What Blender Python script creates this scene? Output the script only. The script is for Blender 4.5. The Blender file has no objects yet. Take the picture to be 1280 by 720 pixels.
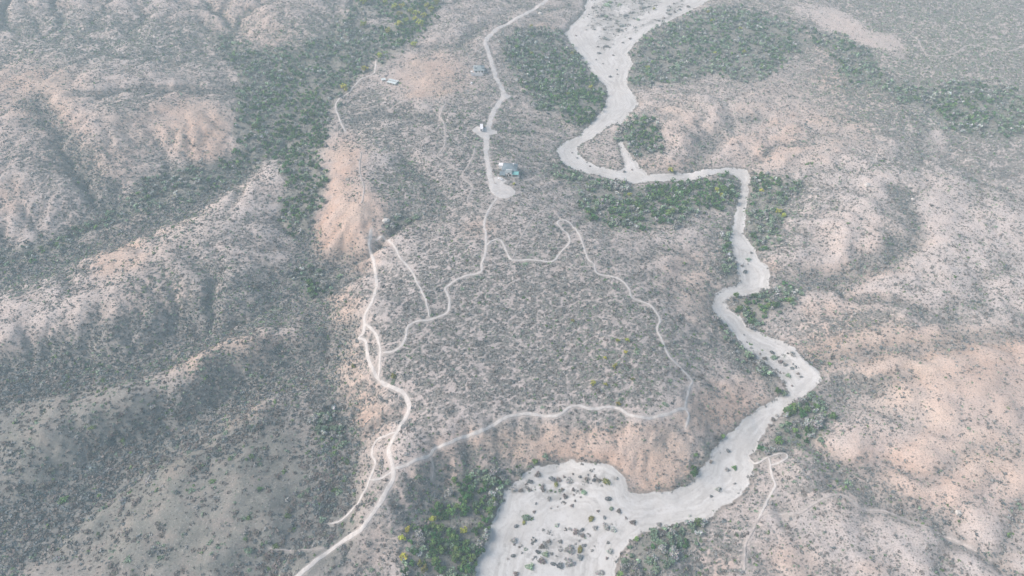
import bpy, math, random
import numpy as np
from mathutils import Vector, Matrix

random.seed(7)
RNG = np.random.default_rng(11)
S = bpy.context.scene
C = S.collection
PI = math.pi

# ------------------------------------------------------------------ camera
CAM_H = 400.0
PITCH = math.radians(45.0)
FPX = 640.0 / math.tan(math.radians(73.74 / 2))
cp, sp = math.cos(PITCH), math.sin(PITCH)

cam_data = bpy.data.cameras.new('camera')
cam = bpy.data.objects.new('camera', cam_data)
C.objects.link(cam)
cam.location = (0, 0, CAM_H)
cam.rotation_euler = (PI / 2 - PITCH, 0, 0)
cam_data.sensor_width = 36.0
cam_data.lens = 18.0 / math.tan(math.radians(73.74 / 2))
cam_data.clip_start = 1.0
cam_data.clip_end = 20000.0
S.camera = cam


def at(px, py, z=0.0):
    """survey: photo pixel + known ground height -> world x, y"""
    u = (px - 640.0) / FPX
    v = (360.0 - py) / FPX
    dx, dy, dz = u, cp + v * sp, -sp + v * cp
    t = (z - CAM_H) / dz
    return dx * t, dy * t


def to_px(x, y, z):
    d = y * cp - (z - CAM_H) * sp
    up = y * sp + (z - CAM_H) * cp
    return 640.0 + FPX * x / d, 360.0 - FPX * up / d


# ------------------------------------------------------------------ noise
def _hash(ix, iy, seed):
    h = (ix.astype(np.int64) * 374761393 + iy.astype(np.int64) * 668265263 + seed * 1442695041) & 0xFFFFFFFF
    h = ((h ^ (h >> 13)) * 1274126177) & 0xFFFFFFFF
    h = ((h ^ (h >> 16)) * 2246822519) & 0xFFFFFFFF
    return ((h ^ (h >> 15)) & 0xFFFF) / 65536.0


def perlin(x, y, seed=0):
    x = np.asarray(x, float); y = np.asarray(y, float)
    ix, iy = np.floor(x), np.floor(y)
    fx, fy = x - ix, y - iy
    wx = fx * fx * fx * (fx * (fx * 6 - 15) + 10)
    wy = fy * fy * fy * (fy * (fy * 6 - 15) + 10)

    def g(ax, ay):
        a = _hash(ix + ax, iy + ay, seed) * 2 * PI
        return np.cos(a) * (fx - ax) + np.sin(a) * (fy - ay)
    a = g(0, 0) * (1 - wx) + g(1, 0) * wx
    b = g(0, 1) * (1 - wx) + g(1, 1) * wx
    return (a * (1 - wy) + b * wy) * 1.5


def fbm(x, y, seed=0, octv=4):
    s, a = 0, 1.0
    for k in range(octv):
        s = s + a * perlin(x * 2 ** k, y * 2 ** k, seed + k * 17)
        a *= 0.5
    return s


def smooth(a, b, x):
    t = np.clip((x - a) / (b - a), 0, 1)
    return t * t * (3 - 2 * t)


# ------------------------------------------------------------------ survey of the place (photo pixels)
WASH = [(745,-60),(742,-20),(735,0),(729,20),(712,37),(706,45),(715,60),(725,72),(736,85),(747,100),(757,107),(759,120),(756,136),
 (747,147),(737,160),(725,170),(710,178),(700,183),(695,191),(701,201),(712,210),(727,216),(747,219),(765,224),(780,225),(792,230),
 (800,229),(815,227),(840,226),(860,225),(885,220),(905,218),(917,219),(926,225),(927,234),(922,247),(919,262),(917,275),(914,287),
 (912,307),(916,322),(922,345),(924,354),(915,361),(897,367),(890,376),(890,390),(897,400),(910,412),(920,425),(930,435),(940,447),
 (960,456),(967,462),(976,474),(984,490),(979,496),(960,505),(945,515),(927,530),(915,541),(900,555),(886,570),(880,585),(872,594),
 (860,605),(840,612),(820,617),(800,618),(785,615),(780,602),(772,594),(760,587),(740,585),(715,582),(690,585),(670,585),(657,595),
 (645,603),(632,613),(625,632),(620,645),(610,662),(607,675),(602,690),(597,705),(594,722),(585,770),(570,840),(760,840),(765,770),
 (770,722),(772,700),(775,690),(787,676),(805,665),(820,660),(840,656),(860,654),(877,653),(890,647),(902,634),(917,626),(930,617),
 (936,605),(940,590),(937,572),(948,555),(960,538),(972,522),(985,507),(1005,497),(1017,487),(1024,475),(1020,465),(1007,455),
 (992,437),(975,427),(960,419),(942,413),(932,406),(925,395),(911,387),(905,377),(915,372),(935,371),(960,363),(961,350),(958,337),
 (950,330),(944,320),(937,307),(930,295),(930,280),(932,260),(935,240),(937,222),(932,214),(915,212),(890,214),(865,216),(840,217),
 (810,219),(802,212),(790,200),(783,190),(776,180),(771,182),(777,196),(782,206),(776,214),(760,210),(740,204),(725,195),(721,185),
 (726,180),(737,176),(752,167),(765,157),(775,160),(785,147),(797,135),(795,125),(785,112),(782,102),(790,82),(785,67),(795,55),
 (810,42),(830,32),(855,20),(880,7),(890,0),(930,-30),(950,-60)]

THICKETS = {
 'valley': [(265,40),(300,60),(330,62),(370,60),(410,40),(440,12),(470,-30),(560,-30),(545,20),(520,45),(500,65),(480,80),(450,95),(430,115),
   (415,140),(408,165),(400,190),(400,210),(412,225),(408,240),(395,260),(385,290),(370,295),(355,290),(350,260),(358,230),(347,192),
   (330,205),(300,225),(250,245),(200,258),(150,280),(100,298),(50,320),(-20,345),(-20,318),(60,300),(110,280),(150,255),(175,225),(230,210),
   (290,200),(300,180),(290,165),(300,150),(290,130),(300,110),(300,90),(270,65)],
 'upper bank': [(632,50),(650,40),(680,36),(702,45),(708,58),(722,72),(735,88),(748,102),(757,110),(757,130),(748,146),(735,157),(720,155),(705,145),
   (690,138),(672,135),(665,120),(650,100),(640,85),(632,70)],
 'upper right': [(787,80),(790,65),(800,52),(815,40),(840,30),(865,18),(890,10),(930,10),(960,20),(990,30),(1020,40),(1050,45),(1075,60),(1090,75),(1100,90),
   (1120,105),(1150,115),(1200,100),(1250,110),(1300,130),(1300,170),(1220,170),(1180,160),(1170,140),(1120,125),(1085,108),(1060,105),
   (1048,80),(1040,60),(1010,58),(985,70),(960,95),(920,98),(890,90),(860,98),(830,104),(800,108),(785,104)],
 'side channel': [(775,160),(790,148),(805,140),(818,150),(825,170),(825,190),(805,195),(788,193),(777,180)],
 'bend': [(735,228),(775,230),(800,234),(830,230),(860,228),(885,223),(915,222),(922,235),(916,255),(905,258),(885,262),(870,272),(840,280),
   (810,283),(785,285),(760,280),(735,270),(722,250)],
 'bend left': [(685,200),(700,208),(714,215),(740,223),(725,235),(705,225),(688,220)],
 'right of channel': [(939,222),(960,222),(985,222),(1005,235),(985,250),(985,270),(975,290),(962,305),(948,315),(937,300),(933,275)],
 'channel island': [(915,374),(950,366),(985,360),(1000,368),(985,385),(960,395),(945,410),(934,405),(924,392)],
 'inner bank': [(890,398),(912,417),(930,440),(955,460),(974,475),(982,492),(972,492),(958,472),(933,452),(908,427)],
 'left channel bank': [(903,285),(913,285),(911,307),(915,325),(921,350),(911,352),(903,325)],
 'outer bank': [(942,578),(941,562),(960,542),(985,517),(1008,501),(1030,505),(1035,525),(1025,545),(1000,560),(975,566),(955,572)],
 'foreground': [(540,650),(555,620),(575,595),(600,590),(640,600),(630,620),(620,640),(608,665),(604,690),(595,720),(588,770),(500,770),(505,710),(520,680)],
 'rim foot': [(640,590),(655,583),(672,574),(700,574),(695,582),(668,584),(650,597)],
 'lower bank': [(772,705),(790,678),(820,663),(850,658),(880,656),(895,650),(882,670),(850,690),(830,712),(800,735),(765,750)],
 'gully head': [(360,345),(385,335),(420,345),(420,365),(400,375),(375,362)],
 'gully': [(395,510),(415,510),(428,525),(427,552),(405,548),(398,530)],
 'hollow': [(485,266),(522,262),(505,280),(485,288)],
 'bluff foot': [(858,602),(872,588),(880,575),(900,548),(918,534),(920,540),(902,556),(888,570),(882,585),(874,594)],
}
TREE_DENS = {'valley': .52, 'upper bank': .8, 'upper right': .6, 'side channel': .85, 'bend': .85, 'bend left': .5, 'right of channel': .75,
 'channel island': .75, 'inner bank': .75, 'left channel bank': .7, 'outer bank': .75, 'foreground': 1.15, 'rim foot': .6, 'lower bank': .7,
 'gully head': .5, 'gully': .5, 'hollow': .45, 'bluff foot': .6}

ROAD = [(700,-22),(683,0),(672,8),(655,18),(635,30),(615,42),(607,52),(610,65),(616,82),(620,97),(628,112),(630,120),(622,132),(614,147),(610,162),
 (608,175),(608,190),(610,205),(613,222),(616,237),(623,245),(632,246),(640,242),(637,236),(628,232),(620,231)]
PATHS = [  # (half width m, points)
 (1.5, [(621,247),(611,262),(605,280),(607,292),(607,315),(602,330),(601,340),(582,345),(567,352),(557,360),(559,367),(562,377),(559,391),(537,400),
   (520,402),(509,410),(507,422),(499,435),(490,440),(479,441)]),
 (1.2, [(470,300),(480,297),(492,307),(500,322),(515,340),(522,355),(532,375),(537,397)]),
 (1.9, [(464,287),(462,307),(467,327),(471,355),(470,360),(465,377),(456,395),(455,415),(449,422),(457,427),(460,445),(467,465),(475,476)]),
 (2.3, [(475,476),(490,485),(505,492),(511,507),(506,525),(496,540),(492,547),(486,562),(490,580),(492,595),(487,607),(477,625),(465,642),(452,660),
   (432,675),(407,692),(382,712),(355,735),(320,765)]),
 (1.4, [(457,405),(471,420),(475,442),(474,471)]),
 (1.1, [(499,539),(480,546),(470,552),(465,567),(469,580),(462,599),(452,620),(440,637),(425,651),(412,655)]),
 (1.1, [(462,600),(475,599),(492,587)]),
 (1.5, [(492,586),(505,582),(520,575),(537,570),(545,560),(560,555),(580,547),(600,540),(615,532),(628,524),(640,520),(660,517),(687,520),(702,517),
   (712,509),(725,507),(740,511),(770,510),(787,519),(810,522),(835,517),(855,511),(860,512)]),
 (1.25, [(607,308),(615,301),(625,300),(632,312),(640,325),(665,325),(690,327),(700,316),(712,302),(707,290),(697,280),(702,275),(715,282),(727,300),
   (734,322),(742,330)]),
 (1.25, [(742,330),(747,342),(770,347),(785,359),(790,372),(810,380),(820,390),(825,401),(821,412),(830,432),(837,446),(852,462),(865,476),(860,490),
   (857,507),(861,520),(857,535)]),
 (.9, [(595,180),(591,197),(580,215),(580,224),(591,235),(585,252),(605,265)]),
 (.9, [(557,130),(550,145),(555,155),(556,180),(547,195),(560,204),(570,212),(580,214)]),
 (1.0, [(930,715),(932,680),(940,665),(947,650),(960,641),(997,642),(1022,627),(1042,619),(1057,620),(1075,635),(1105,639),(1125,647),(1160,660),
   (1197,677),(1222,690)]),
 (1.1, [(960,571),(964,590),(969,607),(962,620),(948,648)]),
 (1.1, [(937,574),(945,580),(960,571),(980,567),(984,572),(975,578),(962,582)]),
 (1.0, [(1100,44),(1125,42),(1145,48),(1152,60),(1162,70),(1192,67),(1210,57),(1235,60),(1262,64),(1290,52)]),
 (1.3, [(470,75),(467,92),(450,100),(437,115),(420,130),(425,150),(432,165)]),
 (.45, [(337,685),(365,689),(395,687),(410,685)]),
 (.8, [(452,190),(450,215),(455,235),(452,255)]),
 (.7, [(537,570),(541,583),(540,600)]),
 (.6, [(640,325),(655,290),(672,268),(690,262),(702,275)]),
]

# ground heights: (px, py, z)
HTS = [(562,560,24),(528,580,22.5),(640,528,24.5),(862,524,21.5),(868,500,22),(602,547,24),(770,0,8),(740,60,7),(770,110,6),(720,185,5),(790,220,5),(930,222,4),(925,290,4),(940,350,3),(900,385,3),(970,440,3),(1010,475,2),(950,530,2),
 (910,600,1),(820,640,0),(700,620,0),(680,700,0),(640,680,0),(740,700,0),(860,630,.5),(745,205,5),(860,220,4.5),(690,90,8),(850,70,10),(950,60,14),(1040,65,17),
 (820,255,8),(560,660,3),(600,620,2),(520,720,6),
 (600,540,24),(700,530,24),(800,535,23),(750,520,24),(500,570,24),(450,600,19),(860,500,22),(830,420,24),(800,350,23),(740,300,23),(690,272,19),(685,215,9),(660,250,21),
 (640,200,19),(620,100,20),(640,40,20),(580,30,26),(540,100,27),(560,180,24),(600,300,26),(550,400,28),(650,400,26),(700,450,24),(480,450,30),
 (460,380,32),(450,250,34),(430,200,29),(500,230,22),(510,275,18),(700,578,4),(640,588,5),(600,570,14),(800,612,2),(860,598,3),(897,545,4),(938,508,5),
 (972,492,4),(905,435,7),(890,330,14),(870,290,15),(905,300,7),(760,285,13),(585,582,11),(560,600,9),(870,450,19),(880,400,14),
 (400,290,15),(385,310,9),(380,250,8),(360,200,9),(380,100,14),(450,50,18),(500,20,22),(300,210,6),(200,245,3),(100,290,0),(0,335,-4),
 (430,430,18),(395,395,12),(400,350,8),(405,460,6),(415,530,2),(422,580,-1),(405,645,-1),(345,650,10),(450,660,13),(380,712,10),(470,700,8),
 (340,210,20),(300,260,26),(200,305,24),(100,370,22),(0,420,16),(340,388,8),(250,415,4),(200,440,2),(100,455,-4),(0,465,-8),(150,428,11),(250,395,15),
 (310,365,19),(380,420,17),(300,430,20),(250,460,16),(150,500,10),(50,540,6),(370,460,6),(300,480,4),(240,520,0),(170,545,-4),(120,580,-8),(50,630,-12),
 (0,660,-14),(390,480,13),(330,520,14),(250,570,10),(200,640,4),(150,720,0),(0,720,-8),(280,700,6),
 (0,100,40),(60,130,45),(150,140,42),(250,150,30),(280,110,25),(270,60,22),(200,20,40),(50,20,45),(0,60,30),(120,220,24),(90,250,15),(40,265,13),
 (0,250,20),(180,200,16),(60,180,34),(330,20,40),(380,0,42),(300,40,26),(330,150,18),(100,75,30),
 (850,170,22),(870,200,13),(900,130,26),(1000,130,36),(1050,110,30),(1100,160,34),(1150,190,25),(1160,150,22),(1250,210,36),(1000,235,18),(978,250,9),
 (1100,230,42),(1080,300,34),(1200,300,46),(1280,300,50),(960,318,8),(1000,345,14),(1020,385,13),(1050,430,20),(1100,410,24),(1200,400,30),(1280,400,36),
 (1200,428,44),(1280,440,48),(1150,450,36),(1060,470,12),(1032,488,4),(1080,490,14),(1150,520,30),(1280,540,40),(1050,560,10),(1000,590,8),(1100,600,16),
 (1200,600,28),(1280,640,28),(960,640,8),(1050,640,14),(1000,700,14),(900,700,8),(1200,700,20),(810,690,4),(950,570,4),
 (1100,80,20),(1200,80,22),(1280,20,24),(1150,20,24),(1000,20,20)]
PX, PY, PZ = [np.array(v, float) for v in zip(*HTS)]
PZ = np.where((PX > 985) & (PY > 90), 9 + (PZ - 9) * .48, PZ)
PZ = np.where((PX < 400) & (PZ > 10), 10 + (PZ - 10) * .85, PZ)
hx, hy = at(PX, PY, PZ)
far = [(-2500,300,20),(2500,300,30),(-2500,2500,60),(0,2500,30),(2500,2500,40),(-900,0,-10),(0,-400,0),(900,0,20),(0,1500,20),(900,1500,30),(-900,1500,50)]
hx = np.append(hx, [f[0] for f in far]); hy = np.append(hy, [f[1] for f in far]); hz = np.append(PZ, [f[2] for f in far])


def _phi(r2):
    r = np.sqrt(r2) / 100.0
    return r * r * np.log(r + 1e-9) * .15 + r      # thin plate with a linear term: crisper breaks of slope


n_ = len(hx)
A = np.zeros((n_ + 3, n_ + 3))
A[:n_, :n_] = _phi((hx[:, None] - hx[None]) ** 2 + (hy[:, None] - hy[None]) ** 2) + np.eye(n_) * -.03
A[:n_, n_] = 1; A[:n_, n_ + 1] = hx / 100; A[:n_, n_ + 2] = hy / 100
A[n_:, :n_] = A[:n_, n_:].T
RW = np.linalg.solve(A, np.append(hz, [0, 0, 0]))


def base_height(x, y):
    out = np.empty_like(x)
    for s in range(0, len(x), 40000):
        a, b = x[s:s + 40000], y[s:s + 40000]
        K = _phi((a[:, None] - hx[None]) ** 2 + (b[:, None] - hy[None]) ** 2)
        out[s:s + 40000] = K @ RW[:n_] + RW[n_] + RW[n_ + 1] * a / 100 + RW[n_ + 2] * b / 100
    return np.clip(out, -40, 75)


def poly_sdf(x, y, poly):
    """signed distance to a polygon, negative inside"""
    P = np.array(poly, float)
    d2 = np.full(x.shape, 1e18); inside = np.zeros(x.shape, bool)
    for (ax, ay), (bx, by) in zip(P, np.roll(P, -1, 0)):
        ex, ey = bx - ax, by - ay
        t = np.clip(((x - ax) * ex + (y - ay) * ey) / (ex * ex + ey * ey + 1e-12), 0, 1)
        d2 = np.minimum(d2, (x - ax - t * ex) ** 2 + (y - ay - t * ey) ** 2)
        c = ((ay > y) != (by > y))
        if ey != 0:
            inside ^= c & (x < (bx - ax) * (y - ay) / ey + ax)
    return np.where(inside, -1, 1) * np.sqrt(d2)


def line_dist(x, y, pts):
    d2 = np.full(x.shape, 1e18)
    for (ax, ay), (bx, by) in zip(pts[:-1], pts[1:]):
        ex, ey = bx - ax, by - ay
        t = np.clip(((x - ax) * ex + (y - ay) * ey) / (ex * ex + ey * ey + 1e-12), 0, 1)
        d2 = np.minimum(d2, (x - ax - t * ex) ** 2 + (y - ay - t * ey) ** 2)
    return np.sqrt(d2)


wz = base_height(*[np.array(v) for v in at(np.array([p[0] for p in WASH], float), np.array([p[1] for p in WASH], float), 3.0)])
WASH_W = [at(p[0], p[1], 5.0 if p[1] < 240 else (3.0 if p[1] < 480 else 1.0)) for p in WASH]

# gully floors to cut: depth m, half width m, line with z
GULLIES = [
 (6, 13, 14, [(330,352),(270,372),(200,392),(120,410),(60,440),(-30,455)]),
 (5, 12, 6, [(395,480),(340,520),(290,555),(250,590)]),
 (7, 16, 6, [(300,215),(235,262),(150,292),(80,315),(-20,350)]),
 (6, 14, 20, [(130,255),(105,215),(75,175),(50,140)]),
 (11, 22, 2, [(420,345),(400,350),(340,388),(250,415),(200,440),(100,455),(-40,470)]),
 (11, 22, 2, [(405,440),(370,460),(300,480),(240,520),(170,545),(120,580),(50,630),(-40,680)]),
 (6, 14, 3, [(385,300),(390,350),(402,400),(405,460),(415,530),(425,590),(405,645),(340,700),(300,760)]),
 (2.5, 10, 18, [(540,240),(520,268),(495,280),(470,300),(440,330),(405,345)]),
 (5, 10, 20, [(505,205),(530,235),(545,255),(540,270)]),
 (4, 12, 24, [(100,215),(70,165),(55,140)]),
 (4, 12, 24, [(150,250),(120,215),(85,195),(70,180)]),
 (4, 10, 26, [(300,105),(240,110),(160,120),(110,128)]),
 (4, 10, 14, [(1030,490),(1060,478),(1090,480),(1130,475)]),
 (4, 10, 18, [(1140,200),(1152,180),(1150,150),(1165,130)]),
 (5, 12, 14, [(990,345),(1050,345),(1110,325),(1140,300),(1120,250)]),
 (4, 9, 14, [(1040,590),(1075,600),(1120,625),(1180,650)]),
 (4, 9, 14, [(1000,545),(1030,560),(1065,580),(1100,585)]),
 (4, 12, 34, [(1010,420),(1100,420),(1180,415),(1300,400)]),
 (4, 10, 28, [(870,200),(885,170),(900,150),(950,140)]),
 (5, 9, 16, [(545,600),(535,620),(520,640)]),
 (3, 8, 10, [(860,335),(885,330),(905,335)]),
 (4, 9, 20, [(540,150),(500,145),(470,140),(440,150)]),
 (4, 10, 20, [(600,35),(570,60),(540,60)]),
]
GULLIES = [(d, w, [at(a, b, z) for a, b in pts]) for d, w, z, pts in GULLIES]

# soft zone maps, blobs in survey pixels: x, y, rx, ry, turn deg, amount
def blobs(px, py, lst, base=0.0):
    out = np.full(px.shape, float(base))
    for x, y, rx, ry, a, v in lst:
        ca, sa = math.cos(math.radians(a)), math.sin(math.radians(a))
        dx, dy = px - x, py - y
        u, w = (dx * ca + dy * sa) / rx, (-dx * sa + dy * ca) / ry
        out += v * np.exp(-(u * u + w * w) ** 1.5)
    return out


TINT = [(100,160,120,60,0,.3),(200,300,80,36,-20,.3),(320,440,70,30,-10,.35),(60,90,60,30,0,.25),(180,370,80,30,-15,.2),(330,540,60,30,0,.25),(430,200,26,34,0,.9),(445,265,45,40,0,.9),(412,300,26,32,0,1.1),(430,318,40,22,0,.7),(540,95,48,26,0,.8),(535,117,28,8,0,.8),(600,285,26,14,0,.7),(540,70,40,25,0,.3),
 (40,110,60,40,10,.8),(230,150,60,40,0,.55),(255,165,34,30,30,.6),(145,320,34,26,-20,1.0),(120,205,60,25,0,.35),(10,250,25,20,0,.5),(150,250,20,12,0,.5),(250,195,30,16,0,.5),
 (410,385,35,16,-10,.7),(425,440,28,50,10,.5),(440,495,36,40,30,.6),(385,465,22,14,0,.7),(455,520,30,20,30,.5),(260,445,70,22,-15,.5),(300,480,40,10,-12,.4),(310,520,50,14,-15,.5),(250,575,60,22,-20,.45),
 (690,555,120,24,0,.9),(800,570,70,34,0,1.0),(830,610,40,14,-10,1.1),(920,500,60,34,-30,.9),(900,400,50,50,30,.5),(860,345,50,36,0,.55),(905,300,30,30,0,.3),
 (1060,430,80,26,-10,1.0),(1070,40,50,10,22,.35),(1180,440,130,30,-5,.9),(1220,480,120,50,0,.75),(1160,580,130,60,0,.6),(1260,590,60,60,0,.5),(1050,390,60,26,0,.55),(965,505,14,8,0,1.0),(965,330,16,10,0,1.0),
 (975,135,80,40,0,.45),(1040,100,28,16,30,.6),(1090,140,60,40,0,.5),(850,150,40,30,0,.45),(820,205,60,10,0,.5),(960,190,80,24,0,.4),(1030,60,60,16,20,.5),(1010,170,80,30,0,.4),
 (985,700,40,24,0,.7),(1090,705,30,14,0,.5),(890,700,30,20,0,.4),(700,210,25,20,0,.25),(680,35,16,12,0,.6),(545,620,60,40,-40,.25),(470,690,40,20,-30,.4),(1000,560,30,12,0,.3),
 (1060,340,70,14,0,.5),(1100,290,60,30,0,.25),(340,50,40,20,0,.35),(380,70,30,10,0,.2),(300,20,60,30,0,.25),(560,600,30,20,0,.2)]
PALE = [(1190,280,130,60,0,.6),(1240,360,90,50,0,.5),(1010,160,120,50,0,.55),(900,150,60,40,0,.5),(1100,180,60,40,0,.4),(860,330,60,60,0,.35),(900,440,60,30,30,.4),
 (640,260,80,50,0,.25),(60,70,90,20,0,.7),(175,58,40,18,10,.6),(120,120,80,30,0,.3),(200,180,60,30,0,.2),(345,205,14,22,20,.6),(280,270,50,30,-30,.4),(230,290,60,40,-20,.25),(180,420,110,12,-17,.8),(60,455,70,7,-12,.5),
 (310,380,50,16,-22,.55),(80,385,60,20,-20,.3),(430,480,30,60,10,.35),(1060,660,90,40,0,.35),(1160,700,100,30,0,.3),(1150,510,100,40,0,.3),(640,420,60,90,0,.2),(520,330,60,40,0,.45),(470,250,20,60,0,.4),
 (1170,150,12,30,10,.7),(1060,35,70,14,22,.8),(480,15,22,8,0,.4),(505,65,20,4,0,.4),(560,30,40,40,0,.3),(800,560,80,30,0,.4),(700,555,110,18,0,.3),(1050,250,60,60,0,.35),(350,120,30,14,-40,.5),(330,150,20,14,0,.3),
 (200,300,40,14,-28,.4),(150,20,120,16,0,-.1),(650,170,40,40,0,-.1),(980,390,40,20,0,.4)]
# shrub cover, 1 = closed scrub
COVER = [(640,420,200,120,0,.10),(1060,34,72,13,22,-.85),(1170,170,14,22,5,-.5),(1115,58,30,14,30,-.4),(650,430,230,130,0,.16),(780,450,80,70,0,.18),(500,460,50,90,0,.12),(500,230,44,30,20,.35),(620,130,80,90,0,.1),(590,180,60,50,0,.1),
 (430,240,50,80,0,-.32),(440,300,50,40,0,-.15),(540,95,60,30,0,-.32),(700,556,120,16,0,-.22),(800,575,60,34,0,-.28),(920,490,60,40,-30,-.15),(860,350,50,50,0,-.14),
 (1190,270,140,70,0,-.14),(1180,440,120,40,0,-.26),(1220,500,100,50,0,-.18),(1180,580,140,60,0,-.25),(1000,160,120,50,0,-.14),(1240,380,80,40,0,-.1),
 (1150,400,140,14,-3,.3),(1120,270,24,60,20,.3),(1030,410,60,14,-10,.2),(1200,50,160,70,0,.5),(1180,130,140,50,0,.5),(1240,200,70,40,30,.35),(1010,20,80,20,0,.3),(1150,205,80,14,10,.2),
 (60,130,80,50,0,-.22),(250,155,60,40,0,-.25),(150,320,40,24,-20,-.32),(60,345,120,16,-20,.4),(120,430,140,20,-15,.3),(240,340,70,36,-15,.22),(270,365,120,14,-20,.3),(60,470,140,20,-10,.35),(330,400,80,14,-20,.35),(340,455,90,12,-15,.35),
 (210,510,80,14,-25,.4),(130,580,120,22,-40,.5),(40,650,60,20,-30,.4),(420,590,20,80,10,.4),(405,470,20,80,5,.2),(150,60,150,14,0,.35),(100,30,140,12,0,.35),(240,60,60,24,0,.35),(90,230,80,30,30,.2),(40,180,30,50,-30,.15),(110,200,20,50,-30,.3),
 (280,110,40,14,0,.3),(320,130,40,30,0,.2),(150,130,50,16,-10,.25),(460,160,60,20,20,.3),(480,130,40,12,10,.25),(560,250,60,14,30,.15),(395,40,40,40,0,.25),(170,250,120,24,-20,.25),
 (900,690,60,30,0,.2),(1040,600,70,26,20,.3),(1130,610,40,20,30,.3),(1060,475,50,12,0,.35),(830,700,50,30,0,.3),(970,280,40,50,0,.3),(990,250,60,16,-5,.3),(560,600,60,30,-30,.3),(510,640,60,50,-45,.2),(640,592,70,14,0,.4),
 (900,350,12,80,0,.3),(930,445,60,12,40,.4),(870,590,50,10,-50,.45),(1010,530,40,30,0,.3),(700,205,30,20,0,.25),(160,690,160,60,0,-.2),(300,640,120,60,0,-.12),(1180,690,120,40,0,-.08),(990,690,40,20,0,-.2)]
GREEN = [(780,440,100,90,0,.3),(640,150,120,80,0,.35),(500,230,44,30,20,.6),(1200,80,200,90,0,.75),(150,50,200,30,0,.5),(60,340,140,26,-20,.4),(235,270,14,20,0,.7),(230,340,70,40,0,.35),(420,590,24,70,0,.7),(300,640,160,100,0,.45),
 (120,470,200,30,-10,.4),(340,390,80,20,0,.4),(560,640,60,60,0,.6),(900,680,100,40,0,.35),(1000,560,60,40,0,.5),(960,270,50,50,0,.6),(400,60,80,60,0,.5),(640,595,70,14,0,.6),(820,255,100,40,0,.6),(600,330,40,30,0,.35),(120,520,120,60,0,.3)]
GRASS_SHADE = [(150,640,260,130,0,1.0),(330,620,110,110,0,.8),(60,520,160,60,-10,.6),(10,480,100,30,0,.3),(380,660,60,60,0,.4)]  # olive grass zone; the slope's shade is painted in with it

BARS = [(700,605,44,9,0,.45),(750,600,24,8,0,.35),(648,610,20,8,-40,.35),(690,685,30,22,-30,.3),(725,690,26,22,0,.3),(765,655,16,10,0,.2),(720,665,18,8,0,.25),(659,647,10,9,0,.3),
 (758,16,13,18,20,1.0),(795,14,34,7,-35,.9),(757,50,9,12,0,.6),(775,34,16,8,-30,.7),(830,18,40,4,-32,.7),(780,-5,40,14,0,.6),(740,30,6,12,0,.5),(905,612,22,8,0,.15),(965,455,14,16,0,.4),(985,470,12,8,40,.3),(930,330,6,12,0,.3),(935,440,16,8,40,.25),(905,565,8,12,40,.2),(640,690,14,20,0,.2)]

# ------------------------------------------------------------------ ground grid
def axis(lo, hi, step, out_lo, out_hi):
    core = list(np.arange(lo, hi + step * .5, step))
    a, s = [], step
    p = lo
    while p > out_lo:
        s *= 1.22; p -= s; a.append(p)
    b, s, p = [], step, hi
    while p < out_hi:
        s *= 1.22; p += s; b.append(p)
    return np.array(a[::-1] + core + b)


xs = axis(-860, 860, 1.7, -6000, 6000)
yc = [40.0]
while yc[-1] < 1180:
    yc.append(yc[-1] + 1.15 + .0012 * max(0, yc[-1] - 160))
ys = np.concatenate([axis(40, 41, 1.2, -3000, 41)[:-2], np.array(yc), axis(yc[-1], yc[-1] + 2, 2.4, yc[-1], 9000)[1:]])
ys = np.unique(ys)
NX, NY = len(xs), len(ys)
GX, GY = [g.ravel() for g in np.meshgrid(xs, ys)]
core = (GX > -900) & (GX < 900) & (GY > -100) & (GY < 1250)

# coarse evaluation of the smooth survey surface, then bilinear
cxs = np.arange(-960, 961, 6.0); cys = np.arange(-120, 1300, 6.0)
CX, CY = np.meshgrid(cxs, cys)
CB = base_height(CX.ravel(), CY.ravel()).reshape(CX.shape)


def bil(grid, gx, gy, x, y):
    i = np.clip((np.searchsorted(gx, x, side='right') - 1), 0, len(gx) - 2)
    j = np.clip((np.searchsorted(gy, y, side='right') - 1), 0, len(gy) - 2)
    fx = np.clip((x - gx[i]) / (gx[i + 1] - gx[i]), 0, 1); fy = np.clip((y - gy[j]) / (gy[j + 1] - gy[j]), 0, 1)
    return (grid[j, i] * (1 - fx) + grid[j, i + 1] * fx) * (1 - fy) + (grid[j + 1, i] * (1 - fx) + grid[j + 1, i + 1] * fx) * fy


H = np.empty(GX.shape)
H[core] = bil(CB, cxs, cys, GX[core], GY[core])
H[~core] = base_height(GX[~core], GY[~core])

x, y = GX, GY
WSDF = np.full(GX.shape, 400.0)
sub = core
xw, yw = x[sub], y[sub]
wob = 1.6 * perlin(xw / 14, yw / 14, 5) + 1.1 * perlin(xw / 5.5, yw / 5.5, 6) + .6 * perlin(xw / 2.6, yw / 2.6, 8)
WSDF[sub] = poly_sdf(xw, yw, WASH_W) + wob

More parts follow.
